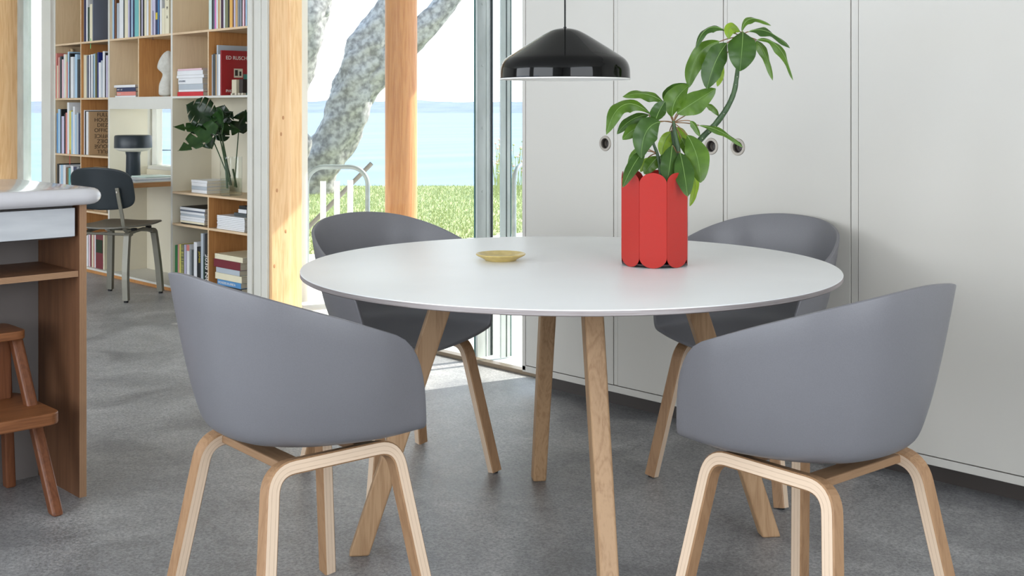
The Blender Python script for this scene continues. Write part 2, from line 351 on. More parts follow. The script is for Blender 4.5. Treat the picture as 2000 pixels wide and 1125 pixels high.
# narrow window strip far left
w3 = MB().box(-9.70, -9.57, 3.72, 3.785, 0, 2.62).build('window_2', M_steel, bevel=.003); struct(localise(w3))
g = box('glass_pane', -9.56, -8.79, 3.76, 3.766, 0.0, 2.62, M_glass); g.parent = w3; g.location -= w3.location
g = box('window_jamb', -8.83, -8.79, 3.68, 3.86, 0.0, 2.62, M_pine); g.parent = w3; g.location -= w3.location
tr_ = MB().box(-8.79, U(108)-.022, 3.55, 3.88, 0, 2.75).build('trim_2', M_white, bevel=.004); struct(localise(tr_))
# moulded white trim between bookshelf and timber post
tx0, tx1 = U(487, 3.575), U(525, 3.575)
dx = tx1-tx0
pf = MB().box(tx0, tx1, 3.574, 3.579, 0, 2.75).box(tx0, tx0+dx*.24, 3.560, 3.574, 0, 2.75).box(tx0+dx*.30, tx0+dx*.64, 3.568, 3.574, 0, 2.75).box(tx0+dx*.70, tx0+dx*.985, 3.564, 3.574, 0, 2.75)
struct(localise(pf.build('trim_3', M_white, bevel=.003)))

# ---- glazed bay
SX0, SX1 = U(925.5, 3.60), U(960, 3.60)
bay0, bay1 = U(530), U(1020, 3.40)
w4 = MB()
w4.box(bay0, bay1, 3.555, 3.60, 0.0, 0.018)               # track on floor
gb = w4.build('window_3', M_track, bevel=.002); struct(localise(gb))
def wchild(o, par): o.parent = par; o.location -= par.location; return o
wchild(box('glass_pane', bay0+.01, SX0, 3.694, 3.702, 0.018, 2.62, M_glass), gb)
wchild(box('glass_pane', SX1, bay1, 3.654, 3.662, 0.018, 2.62, M_glass), gb)
wchild(box('sill_frame', bay0, bay1, 3.60, 3.72, -0.01, 0.012, M_steel), gb)
sp = thing('steel_column', 'galvanised flat steel column with bolt heads between the glass panes', 'column', (SX0, 3.6, 0))
o_ = (SX0, 3.6, 0)
def vat(px, x): k = (px-1000)/F; return x/(-SN+CS*k)*(CS+SN*k)
xf = U(932, 3.60); vb = vat(957.5, xf)
MB().box(xf-.012, xf, 3.60, vb, 0, 2.62).build('column_web', M_steel, sp, bevel=.002, off=o_)
MB().box(U(925.5, 3.598), xf-.0125, 3.598, 3.612, 0, 2.62).build('glass_edge', M_teal, sp, off=o_)
v1_ = vat(950, xf); MB().box(xf, xf+.002, v1_, v1_+.004, 0, 2.62).box(xf, xf+.002, vb-.006, vb-.003, 0, 2.62).build('ridge', M_steel, sp, off=o_)
v2_ = vat(960, xf); v3_ = vat(963, xf)
MB().box(xf-.012, xf, vb+.0005, v2_-.003, 0, 2.62).box(xf-.012, xf, v2_+.002, v3_, 0, 2.62).build('gasket', M_dark, sp, off=o_)
for yb in (8, 128, 250, 374):
    k = (942-1000)/F; d_ = xf/(-SN+CS*k); p = W(942, yb, d_); b_ = MB(); b_.lathe([(0, 0.004), (.004, .0035), (.006, .0)], 10)
    o = b_.build('bolt', M_steel, sp, smooth=True); o.rotation_euler = (0, PI/2, 0); o.location = Vector((xf, p.y, p.z))-Vector(o_)
xs_ = U(979, 3.66)  # solid strips added where the glass only shows a reflection
ss = thing('reflection_strip', 'pale strips shaped after a reflection in the glass by the wardrobe', 'reflection', (xs_, 3.67, 0)); q = (xs_, 3.67, 0)
for pa_, pb_, m_, nm in ((979, 988, M_steel, 'stile'), (988.3, 989.6, M_dark, 'gasket'), (990.5, 996.5, M_steel, 'stile'), (997.2, 999.2, M_teal, 'gasket')):  # bands of the modelled reflection, no real frame parts
    MB().box(xs_-.010, xs_, vat(pa_, xs_), vat(pb_, xs_), .018, 2.62).build(nm, m_, ss, off=q)

# ---- timber posts
def tpost(x0, w_, label):
    t = thing('timber_post', label, 'post', (x0-w_/2, 3.68, 0)); off = (x0-w_/2, 3.68, 0)
    MB().box(x0-w_, x0, 3.58, 3.785, 0, 2.75).build('post_body', M_pine, t, bevel=.004, off=off)
    return t, off
tp, off = tpost(U(530), 0.20, 'square pine post with knots between white trim and glass bay')
for ky, kx in ((262, 549), (452, 558), (520, 536), (372, 541), (230, 553)):
    d_ = 6.6; k = (kx-1000)/F; xx = U(530); d_ = xx/(-SN+CS*k); p = W(kx, ky, d_)
    b_ = MB(); b_.lathe([(0, .0012), (.0055, .001), (.009, 0)], 12)
    o = b_.build('knot', mat('knot_brown', (.46, .22, .09), .6), tp, smooth=True); o.scale = (1.3, .8, 1); o.rotation_euler = (0, PI/2, 0); o.location = Vector((xx, p.y, p.z))-Vector(off)
tpost(-9.70, 0.20, 'square pine post at the far left edge beside the window strip')
# round column outside on the terrace
tc_ = thing('round_column', 'round orange timber column standing outside behind the glass', 'column', (*camxy((783.5-1000)/F*7.2, 7.2).xy, 0))
MB().lathe([(0, -.02), (.099, -.02), (.099, 2.75), (0, 2.75)], 40).build('column_shaft', M_pinecol, tc_, smooth=True)

# ================================================================= OUTSIDE
struct(box('floor_terrace', -7.95, 2.5, 3.60, 16, -0.14, -0.02, M_terr))
# lawn as a slab ending at the bank
lp = [(-7.95, 3.9), (-7.95, 16)]
far = [W(px, 360, 18.2) for px in (1250, 1000, 760, 520, 200, -150)]
poly = [(-7.95, 3.99), (-7.95, 15.9)]+[(p.x, p.y) for p in far]+[(-17.0, 3.99)]
lawn = MB().prism(poly, -0.25, -0.03).build('lawn', M_grass); localise(lawn); tag(lawn, 'sunlit green lawn beyond the terrace', 'lawn', kind='stuff')
gv = []; gf = []
for i in range(26000):
    px = random.uniform(590, 1030); dd = 8.5+9.6*random.random()**0.8
    p = W(px, 300, dd); x, y = p.x, p.y
    if x > -8.0: continue
    h = random.uniform(.015, .05); a = random.uniform(0, PI); ww = .006; lx = random.uniform(-.02, .02); ly = random.uniform(-.02, .02)
    b = len(gv); gv += [(x-ww*math.cos(a), y-ww*math.sin(a), -.03), (x+ww*math.cos(a), y+ww*math.sin(a), -.03), (x+lx, y+ly, -.03+h)]; gf.append((b, b+1, b+2))
tag(obj('grass_blades', gv, gf, M_blade), 'short grass blades of the lawn', 'grass', kind='stuff')
sea = MB().box(-9000, 9000, 10, 16000, -7.2, -7.0).box(-9000, -12, -9000, 10, -7.2, -7.0).build('sea', M_sea); tag(sea, 'pale blue sea stretching to the far shore', 'sea', kind='stuff')
# bank under the lawn
hv = []; hf = []; nh = 160
for i in range(nh):
    a = -0.75+1.6*i/(nh-1); R_ = 3200
    X = R_*math.tan(a) if abs(a) < 1.4 else 0
    c_ = camxy(X, R_)
    h = 12+10*(0.5+0.5*math.sin(i*.23+1.0))*(.6+.4*math.sin(i*.71))+1.2*math.sin(i*1.9)
    hv += [(c_.x, c_.y, -7), (c_.x-300*SN, c_.y+300*CS, (h+9)*.5), (c_.x-1200*SN, c_.y+1200*CS, (h+13)*1.25)]
for i in range(nh-1): hf += [(3*i, 3*i+3, 3*i+4, 3*i+1), (3*i+1, 3*i+4, 3*i+5, 3*i+2)]
tag(localise(obj('far_shore', hv, hf, M_hill)), 'low hazy blue shore across the water', 'shore')
# trees by the water
def trunk(parent, pts, name, dpt, off):
    P = []; Rr = []
    for px, py, r, dz in pts: P.append(W(px, py, dpt+dz)); Rr.append(r*dpt/F)
    n = 8; path = catmull(P, n); rr = []
    for i in range(len(P)-1):
        for j in range(n): rr.append(Rr[i]*(1-j/n)+Rr[i+1]*j/n)
    rr.append(Rr[-1]); seg = 28; v = []; prev = None
    for i, p in enumerate(path):
        t = (path[min(i+1, len(path)-1)]-path[max(i-1, 0)]).normalized()
        u = t.cross(Vector((SN, -CS, 0))).normalized() if prev is None else (prev-t*prev.dot(t)).normalized(); prev = u; w_ = t.cross(u)
        for j in range(seg):
            a = 2*PI*j/seg; k = 1+.07*math.sin(3*a+i*.35)+.05*math.sin(5*a-i*.6)+random.uniform(-.03, .03)
            v.append(p+(u*math.cos(a)+w_*math.sin(a))*rr[i]*k-off)
    f = [(i*seg+j, i*seg+(j+1) % seg, (i+1)*seg+(j+1) % seg, (i+1)*seg+j) for i in range(len(path)-1) for j in range(seg)]+[tuple(range(seg))[::-1], tuple((len(path)-1)*seg+j for j in range(seg))]
    return obj(name, v, f, M_bark, parent, smooth=True)
b0 = W(622, 360, 16.5); b0.z = -0.6
tt = thing('leaning_tree', 'thick grey tree trunk leaning right outside behind the round column', 'tree', b0)
trunk(tt, [(598, 395, 46, 0), (612, 340, 44, 0), (645, 290, 42, 0), (672, 235, 41, 0), (690, 185, 42, 0), (706, 135, 43, 0), (722, 90, 40, 0), (748, 45, 34, 0), (790, -20, 30, 0)], 'trunk', 16.5, b0)
trunk(tt, [(700, 185, 30, 0), (735, 140, 30, 0), (775, 100, 28, 0), (820, 62, 25, 0), (862, 18, 22, 0), (900, -35, 20, 0)], 'branch', 16.5, b0)
b1 = W(540, 360, 15.5); b1.z = -0.6
t2 = thing('grey_tree', 'grey tree trunk with a torn limb beside the pine post', 'tree', b1)
trunk(t2, [(520, 395, 45, 0), (545, 280, 34, 0), (560, 180, 38, 0), (575, 100, 45, 0), (590, 30, 52, 0), (602, -40, 52, 0)], 'trunk', 15.5, b1)
trunk(t2, [(585, 5, 30, 0), (620, 14, 20, 0), (632, 22, 14, 0), (630, 32, 7, 0)], 'branch_stub', 15.5, b1)
trunk(t2, [(570, 330, 10, 0), (590, 300, 13, 0), (598, 278, 12, 0), (596, 262, 6, 0)], 'burl', 15.5, b1)
# metal hoop, loop shaped after a reflection, white tubes, slanting pipe
def hoop(px0, px1, top, dpt, label, rad=.018, dpt1=None):
    dpt1 = dpt1 or dpt
    p0 = W(px0, top, dpt); p1 = W(px1, top, dpt1); z = (p0.z+p1.z)/2; p0.z = p1.z = z
    dr = (p1-p0).normalized(); r = .13
    pts = [Vector((p0.x, p0.y, -.02))]
    for i in range(9): a = PI/2*i/8; pts.append(p0+dr*r*(1-math.cos(a))+Vector((0, 0, -r+r*math.sin(a))))
    for i in range(9): a = PI/2*i/8; pts.append(p1-dr*r*(1-math.sin(a))+Vector((0, 0, -r+r*math.cos(a))))
    pts.append(Vector((p1.x, p1.y, -.02)))
    o = MB().tube(pts, rad, 14).build('rail_hoop', M_rail, smooth=True); localise(o)
    return tag(o, label, 'railing')
hoop(599, 718, 326, 8.6, 'galvanised tube rail hoop outside behind the left rear chair', .0175)
hoop(1004, 1110, 318, 8.6, 'bent tube loop shaped after a glass reflection beside the wardrobe edge', .0175, 9.4)  # second hoop added to stand for a loop reflected in the glass
for i, px in enumerate((631, 658, 684)):
    p = W(px, 353-2*(i > 1)+1, 8.95); b_ = MB().lathe([(0, -.02), (.0225, -.02), (.0225, p.z), (.018, p.z), (.018, p.z-.03), (0, p.z-.03)], 18)
    o = b_.build('bollard', M_pvc, smooth=True); o.location = (p.x, p.y, 0)
    tag(o, ['white upright tube outside, left of three behind rear chair', 'white upright tube outside, middle of three behind rear chair', 'white upright tube outside, right of three behind rear chair'][i], 'bollard', 'white tubes on the terrace')
pa, pb = W(726, 319, 9.3), W(597, 463, 9.3); pb2 = pa+(pb-pa)*1.4; pb2.z = max(pb2.z, -.02)
o = MB().tube([pa, pb2], .0185, 14, cap=False).tube([pa, pb2], .015, 14, cap=False).build('slanting_pipe', mat('brown_steel', (0.20, 0.18, 0.15), 0.4, metal=.3), smooth=True); localise(o)
tag(o, 'slanting open-ended steel pipe outside crossing behind the white tubes', 'pipe')
# wild flowers at the lawn edge
wfv = MB()
for i in range(70):
    p = W(random.uniform(966, 1040), 330, random.uniform(15.5, 17.5)); h = random.uniform(.25, .75); x, y = p.x, p.y
    q1 = Vector((x+random.uniform(-.08, .08), y+random.uniform(-.08, .08), -.03+h)); wfv.tube([(x, y, -.05), q1], .006, 4)
    wfv.lathe([(0, q1.z-.02), (.025, q1.z), (0, q1.z+.02)], 6, (q1.x, q1.y), k=1 if i % 2 else 0)
tag(localise(wfv.build('wildflowers', [M_grass, mat('pink_flower', (.7, .45, .4), .8)])), 'sparse wild flowers at the lawn edge beside the wardrobe', 'flowers', kind='stuff')
# wire chair added outside in place of one mirrored in the desk window
gc_p = W(312, 330, 10.5); gct = thing('reflected_wire_chair', 'thin wire chair shape for a reflection in the desk window', 'chair', (gc_p.x, gc_p.y, -.02))
def gl(pts, name): MB().tube([camxy(a*10.5/F, b).to_tuple()[:2]+(z,) for a, b, z in pts], .006, 6).build(name, M_dark, gct)
gl([(-30, -.2, .50), (-12, -.25, .485), (8, -.25, .48), (32, -.2, .50)], 'seat_rod'); gl([(-30, .2, .50), (-12, .2, .485), (8, .2, .48), (32, .2, .50)], 'seat_rod')
gl([(-24, .2, .50), (-18, .25, .72), (-14, .25, .80), (22, .25, .80), (26, .2, .5)], 'back_rod')
for a, b in ((-26, -.2), (28, -.2), (-26, .2), (28, .2)): gl([(a*.6, b*.8, .49), (a, b, 0.0)], 'leg')

# ================================================================= WARDROBE
wx = [U(p, 3.37) for p in (1020, 1202, 1416, 1668)]; PW = .5
t = thing('wardrobe', 'cream white built-in wardrobe with round recessed pulls', 'wardrobe', (wx[0], 3.37, 0)); off = (wx[0], 3.37, 0)
XE = wx[3]+PW*2+.5
MB().box(wx[0], wx[0]+.018, 3.37, 3.88, .08, 2.75).box(wx[0], XE, 3.392, 3.88, .08, 2.75).build('carcass', M_ward, t, off=off)
MB().box(wx[0]+.05, XE, 3.46, 3.86, 0, .08).build('plinth', M_darkin, t, off=off)
MB().box(wx[0], XE, 3.37, 3.40, .073, .098).build('bottom_rail', M_ward, t, bevel=.0015, off=off)
g_ = .010
joint = [(U(1197.5, 3.37), U(1206.5, 3.37)), (U(1411.5, 3.37), U(1421, 3.37)), (U(1660.5, 3.37), U(1677, 3.37))]
for a, b in joint: MB().box(a+.0025, b-.0025, 3.372, 3.40, .102, 2.75).build('stile', M_ward, t, bevel=.001, off=off)
doors = [(wx[0]+.0215, joint[0][0]), (joint[0][1], joint[1][0]), (joint[1][1], joint[2][0]), (joint[2][1], XE)]
def pull(px, door):
    x = U(px, 3.37); z = 1.021; b_ = MB()
    b_.lathe([(.0190, -.004), (.0200, .0025), (.0285, .0025), (.0305, -.001)], 32, k=0); b_.lathe([(.0196, 0.0), (.0188, -.018), (.004, -.02), (0, -.02)], 32, k=1)
    b_.lathe([(.010, -.018), (.0115, -.010), (.0125, -.018)], 24, k=0)
    o = b_.build('pull', [M_nickel, M_darkin], door, smooth=True); o.rotation_euler = (PI/2, 0, 0); o.location = Vector((x, 3.3700, z))-Vector(off)
from math import cos, sin
ds = []
for i, (a, b) in enumerate(doors):
    holes = {0: [U(1182, 3.37)], 1: [U(1389, 3.37)], 2: [U(1441, 3.37)], 3: []}[i]
    # door front as a plate with a real round cut for the pull
    bm = bmesh.new()
    z0, z1 = .102, 2.75
    def ring(x, z, r, y, n=32): return [bm.verts.new((x+r*cos(2*PI*j/n), y, z+r*sin(2*PI*j/n))) for j in range(n)]
    if holes:
        hx = holes[0]; n = 32; S = .04
        ri = ring(hx, 1.021, .0198, 3.37, n); rb = ring(hx, 1.021, .0198, 3.39, n)
        sq = []
        for j in range(n):
            aa = 2*PI*j/n; c_, s_ = cos(aa), sin(aa); m_ = max(abs(c_), abs(s_)); sq.append(bm.verts.new((hx+S*c_/m_, 3.37, 1.021+S*s_/m_)))
        for j in range(n):
            k = (j+1) % n; bm.faces.new((ri[j], sq[j], sq[k], ri[k])); bm.faces.new((ri[k], rb[k], rb[j], ri[j]))
        def quad(xa, xb, za, zb): bm.faces.new([bm.verts.new(p) for p in ((xa, 3.37, za), (xb, 3.37, za), (xb, 3.37, zb), (xa, 3.37, zb))])
        quad(a, b, z0, 1.021-S); quad(a, b, 1.021+S, z1); quad(a, hx-S, 1.021-S, 1.021+S); quad(hx+S, b, 1.021-S, 1.021+S)
    else: bm.faces.new([bm.verts.new(p) for p in ((a, 3.37, z0), (b, 3.37, z0), (b, 3.37, z1), (a, 3.37, z1))])
    for xa, xb in ((a, a), (b, b)):
        bm.faces.new([bm.verts.new(p) for p in ((xa, 3.37, z0), (xa, 3.37, z1), (xa, 3.391, z1), (xa, 3.391, z0))])
    bm.faces.new([bm.verts.new(p) for p in ((a, 3.37, z0), (b, 3.37, z0), (b, 3.391, z0), (a, 3.391, z0))])
    bmesh.ops.translate(bm, verts=bm.verts, vec=-Vector(off)); bmesh.ops.recalc_face_normals(bm, faces=bm.faces)
    me = bpy.data.meshes.new('door'); bm.to_mesh(me); bm.free(); me.materials.append(M_ward)
    dd = bpy.data.objects.new('door', me); C.objects.link(dd); dd.parent = t; ds.append(dd)
pull(1182, ds[0]); pull(1389, ds[1]); pull(1441, ds[2])

# ================================================================= BOOKSHELF
V0, V1 = 3.58, 3.86
TH = .022
UL = U(108)-TH; u1 = U(211); u2 = U(333.5); u3 = U(483)
d1, d2, d3 = U(157), U(269.5), U(405.6)
bs = thing('bookshelf', 'tall built-in bookshelf of white uprights and birch ply shelves', 'bookshelf', (UL, V0, 0)); off = (UL, V0, 0)
def bp(name, x0, x1, z0, z1, m, y0=V0, y1=V1, bev=.001): return MB().box(x0, x1, y0, y1, z0, z1).build(name, m, bs, bevel=bev, off=off)
def board(name, x0, x1, z0, z1, mface, medge, y0=V0, y1=V1):
    b_ = MB().box(x0, x1, y0+.002, y1, z0, z1, 0).box(x0, x1, y0, y0+.002, z0, z1, 1); return b_.build(name, [mface, medge], bs, off=off)
M_warm = wood('warm_lit_upright_face', (0.72, 0.56, 0.37), (0.67, 0.51, 0.33), 'z', 0.6)  # cream-painted uprights: warm bounced light put into the upper faces' colour
M_cream = mat('cream_upright_face', (0.66, 0.61, 0.48), 0.55, nscale=3)
ZS = [0.036, 0.436, 0.829, 1.236, 1.636, 2.03, 2.43]
ts = .013
board('upright', UL, UL+TH, 0.03, 2.75, M_plyp, M_white)
board('upright', u1, u1+TH, 0.03, 1.23, M_cream, M_white); board('upright', u1, u1+TH, 1.23, 2.75, M_warm, M_white)
board('upright', u2, u2+TH, 0.03, 1.23, M_cream, M_white); board('upright', u2, u2+TH, 1.23, 2.75, M_warm, M_white)
board('upright', u3, u3+TH, 0.03, 2.75, M_cream, M_white)
dt = .012
for i in range(6): board('divider', d1, d1+dt, ZS[i]+.001, ZS[i+1]-ts, M_ply, M_edge)
board('divider', d2, d2+dt, ZS[3]+.001, ZS[4]-ts, M_ply, M_edge)
for a, b in ((0, 0.436), (0.436, 0.635), (1.236, 1.636)): board('divider', d3, d3+dt, (a if a else .036)+.001, b-ts, M_ply, M_edge)
for z in ZS[1:]:
    board('shelf', UL+TH, u1, z-ts, z, M_plyx, M_edge)
for z in ZS[3:]:
    if z == ZS[3]: board('shelf', u1+TH, u2, z-ts, z, M_cream, M_white); board('shelf', u2+TH, u3, z-ts, z, M_cream, M_white)
    else: board('shelf', u1+TH, u2, z-ts, z, M_plyx, M_edge); board('shelf', u2+TH, u3, z-ts, z, M_plyx, M_edge)
board('shelf', u2+TH, u3, .635-ts, .635, M_plyx, M_edge); board('shelf', u2+TH, u3, .436-ts, .436, M_plyx, M_edge)
bp('header', u1+TH, u2, 1.156, ZS[3]-ts, M_white, V0, V0+.03)
bp('bottom_shelf', UL+TH, u3, .022, .036, M_white, V0-.002); bp('plinth', UL, u3+TH, 0, .022, M_ply, V0+.002)
for x0, x1, z0, z1 in ((UL+TH, u1, .036, 2.75), (u1+TH, u2, .036, .735), (u1+TH, u2, 1.31, 2.75), (u2+TH, u3, .036, 2.75)):
    bp('back_panel', x0, x1, z0, z1, M_cream, V1-.006, V1-.001, 0)

# desk built out of the middle bay
dk = thing('desk', 'white topped plywood desk built out of the bookshelf', 'desk', (u1, 3.3, .68)); off2 = (u1, 3.3, .68)
dz = .700
MB().box(u1+TH+.001, u2-.001, 3.33, 3.855, dz-.004, dz).build('desktop', M_white, dk, bevel=.001, off=off2)
MB().box(u1+TH+.001, u2-.001, 3.33, 3.855, dz-.034, dz-.004).build('desk_board', wood('desk_edge_ply', (.42, .22, .09), (.32, .15, .06), 'y'), dk, bevel=.001, off=off2)

# ---------------------------------------------------------------- books
COL = {'white': (225, 226, 228), 'cream': (226, 218, 190), 'navy': (36, 46, 84), 'black': (30, 32, 34), 'grey': (140, 144, 148), 'dark grey': (72, 78, 80),
       'pink': (225, 190, 200), 'coral': (214, 130, 120), 'light blue': (168, 200, 224), 'blue': (84, 140, 190), 'lilac': (196, 190, 214), 'turquoise': (110, 180, 180),
       'tan': (196, 160, 110), 'brown': (120, 78, 50), 'maroon': (112, 34, 46), 'red': (196, 36, 48), 'olive': (122, 124, 92), 'green': (44, 120, 66), 'yellow': (214, 204, 110),
       'orange': (220, 170, 90), 'aubergine': (66, 34, 62), 'salmon': (206, 150, 140), 'silver': (176, 184, 192), 'teal': (60, 130, 120), 'mint': (206, 222, 214), 'dark green': (30, 60, 46),
       'deep blue': (30, 44, 120), 'kraft': (182, 150, 114), 'slate': (104, 112, 128), 'bright pink': (220, 130, 190)}
def bmat(c): return mat('cover_'+c.replace(' ', '_'), lin(COL[c]), 0.45, nscale=5)
ORD = ['first', 'second', 'third', 'fourth', 'fifth', 'sixth', 'seventh', 'eighth', 'ninth', 'tenth', 'eleventh', 'twelfth', 'thirteenth', 'fourteenth', 'fifteenth', 'sixteenth', 'seventeenth', 'eighteenth', 'nineteenth', 'twentieth', 'twenty-first', 'twenty-second', 'twenty-third', 'twenty-fourth', 'twenty-fifth', 'twenty-sixth', 'twenty-seventh', 'twenty-eighth']
def book(px0, px1, ytop, zbase, c, label, group, v=3.60, depth=.20, xmax=None, xmin=None, h=None):
    x0, x1 = U(px0, v)+.0006, U(px1, v)-.0006
    if xmin is not None: x0 = max(x0, xmin)
    if xmax is not None: x1 = min(x1, xmax)
    zt = Z((px0+px1)/2, ytop, v) if h is None else zbase+h; zt = min(zt, zbase+.38); zb = zbase+.0008
    w_ = x1-x0; e = min(.0028, w_*.22); t = thing('book', label, 'book', ((x0+x1)/2, v+depth/2, zb), 0, group); hw = w_/2; hd = depth/2; hh = zt-zb
    b_ = MB().box(-hw, hw, -hd, -hd+e, 0, hh).box(-hw, -hw+e, -hd+e, hd, 0, hh).box(hw-e, hw, -hd+e, hd, 0, hh)
    b_.build('cover', bmat(c), t, bevel=.0008)
    MB().box(-hw+e, hw-e, -hd+e, hd-.003, .002, hh-.003).build('page_block', M_page, t)
    return t, (hw, hd, hh)
def row(lst, zbase, where, group, v=3.60, depth=.20, xmin=None, xmax=None):
    out = []
    for i, it in enumerate(lst):
        px0, px1, yt, c = it[:4]; dv = it[4] if len(it) > 4 else 0
        size = 'thin' if px1-px0 < 2.6 else ('slim' if px1-px0 < 4.5 else 'thick')
        out.append(book(px0, px1, yt, zbase, c, f'{size} {c} book, {ORD[i]} from left {where}', group, v+dv, depth, xmax, xmin))
    return out
XL = UL+TH+.001
G1 = 'books on the top visible shelf, left bay'
r_ = row([(159.5, 163.8, -12, 'white'), (164.2, 167.8, -12, 'navy'), (168.2, 171.0, -10, 'white'), (171.4, 174.6, 14, 'dark green'), (175, 180.2, 8, 'cream')], ZS[4], 'in the top left bay', G1, xmin=d1+dt+.001)
tb, dm = r_[4]
MB().box(-.004, .003, -dm[1]-.003, -dm[1]-.0018, -.052, .02).build('ribbon_bookmark', mat('green_ribbon', lin((110, 200, 130)), .6), tb)
tb, dm = book(180.6, 182.0, -14, ZS[4], 'slate', 'large slate grey book with dark plant picture on its cover', G1, 3.60, .225)
pl = MB()
for i in range(16): a = random.uniform(-.9, 1.9); pl.tube([(dm[0]+.0004, .02, .11), (dm[0]+.0006, .02+random.uniform(-.03, .05), .11+random.uniform(-.02, .08))], .0018, 4)
pl.build('cover_picture', M_ink, tb)
row([(109, 110.8, 104, 'coral'), (111.2, 113, 128, 'cream'), (113.3, 116.6, 112, 'salmon'), (117, 119.2, 110, 'dark grey'), (120.8, 124, 116, 'pink'), (124.3, 126.6, 106, 'white'), (127, 129.6, 106, 'cream'), (130, 132, 121, 'coral'), (132.3, 135, 101, 'light blue'), (135.3, 137.2, 104, 'black'), (137.6, 143, 111, 'white'), (143.3, 146, 112, 'silver'), (146.3, 150.6, 106, 'light blue'), (151, 156, 116, 'black')],
    ZS[3], 'in the left cell at bust height', 'books left cell of the second shelf', v=3.583, xmin=XL, xmax=d1-.001)
row([(159, 162.8, 107, 'cream'), (163.4, 168.6, 108, 'cream'), (169, 171, 109, 'grey'), (171.4, 173, 108, 'navy'), (173.4, 175.8, 107, 'white'), (176.1, 177.3, 108, 'navy'), (177.6, 181, 106, 'white'), (181.3, 182.3, 108, 'black'), (182.6, 185, 105, 'light blue'), (185.3, 187.6, 104, 'olive'), (190.2, 192.2, 102, 'deep blue'), (192.6, 196.8, 122, 'white'), (197.1, 200.3, 118, 'silver'), (200.6, 204.4, 100, 'white'), (205, 206.6, 103, 'black'), (207, 210.2, 108, 'lilac')],
    ZS[3], 'above the kraft book', 'books right cell of the second shelf', xmin=d1+dt+.001)
row([(110.4, 112.8, 221, 'blue'), (113.1, 117.6, 213, 'light blue'), (118, 119.8, 213, 'black'), (120.1, 125, 227, 'lilac'), (125.4, 127.8, 222, 'black'), (128.1, 130.8, 220, 'coral'), (131.1, 134.8, 200, 'white'), (135.1, 138.8, 216, 'yellow'), (139.1, 142, 218, 'light blue'), (142.3, 146, 208, 'white'), (146.3, 149, 224, 'light blue'), (149.3, 153, 220, 'silver'), (153.3, 156.2, 222, 'navy')],
    ZS[2], 'beside the kraft book', 'books left cell of the third shelf', v=3.583, xmin=XL, xmax=d1-.001)
rb = [o for o in C.objects if o.get('label', '').startswith('slim yellow book, eighth')][0]
MB().box(-.002, .004, -.1035, -.102, -.075, .03).build('ribbon_bookmark', mat('red_ribbon', lin((214, 60, 50)), .6), rb)
tb, dm = book(146.3, 156.2, 207, ZS[2], 'salmon', 'tall salmon folder standing behind the lower row of books', 'books left cell of the third shelf', 3.81, .035, xmax=d1-.002)
row([(160.5, 165.3, 215, 'white'), (165.7, 167.6, 217, 'black'), (168, 172.3, 218, 'white')], ZS[2], 'beside the lettered kraft cover', 'books right cell of the third shelf', xmin=d1+dt+.001)
tb, dm = book(172.8, 174.4, 218, ZS[2], 'kraft', 'kraft brown book with black capitals on its cover', 'books right cell of the third shelf', 3.60, .225)
lines = ['FULL', 'HOUSE', 'DIEZ', 'OFFICE']; hh = dm[2]; yc = -0.014
for i, s in enumerate(lines):
    z = hh*(1-.12*(i+1)); text(s, hh*.125, (dm[0]+.0003, yc, z+.002), (0, 1, 0), (0, 0, 1), M_ink, tb, align='CENTER', xs=1.0)
    z2 = hh*(.12*(i+1)); text(s, hh*.125, (dm[0]+.0003, yc, z2-.002), (0, -1, 0), (0, 0, -1), M_ink, tb, align='CENTER')
row([(111.4, 115.4, 320, 'black'), (116, 118, 322, 'white'), (118.4, 122.6, 322, 'light blue'), (123, 128, 322, 'white'), (129, 131, 327, 'brown'), (131.4, 133.6, 328, 'olive'), (134, 137.4, 328, 'turquoise'), (138, 143, 324, 'white'), (143.4, 149, 326, 'navy'), (149.5, 155, 325, 'grey')],
    ZS[1], 'behind the black desk chair', 'books left cell of the fourth shelf', v=3.583, xmin=XL, xmax=d1-.001)
row([(163, 166, 462, 'light blue'), (166.4, 172, 456, 'white'), (173.4, 176, 457, 'pink'), (176.4, 178.6, 456, 'maroon'), (179, 181.6, 455, 'cream'), (182, 184.2, 456, 'salmon'), (184.6, 186.6, 458, 'white')], ZS[0], 'on the bottom shelf under desk chair', 'books on the bottom left shelf', xmin=d1+dt+.001)
tb, dm = book(187, 201, 456, ZS[0], 'maroon', 'thick maroon book with a dark plant picture on its spine', 'books on the bottom left shelf')
pl = MB(); pl.box(-dm[0]+.004, dm[0]-.004, -dm[1]-.0006, -dm[1], dm[2]*.45, dm[2]*.82); pl.build('spine_picture', M_mon, tb)
row([(201.4, 203.6, 458, 'cream')], ZS[0], 'right of the thick maroon book', 'books on the bottom left shelf')
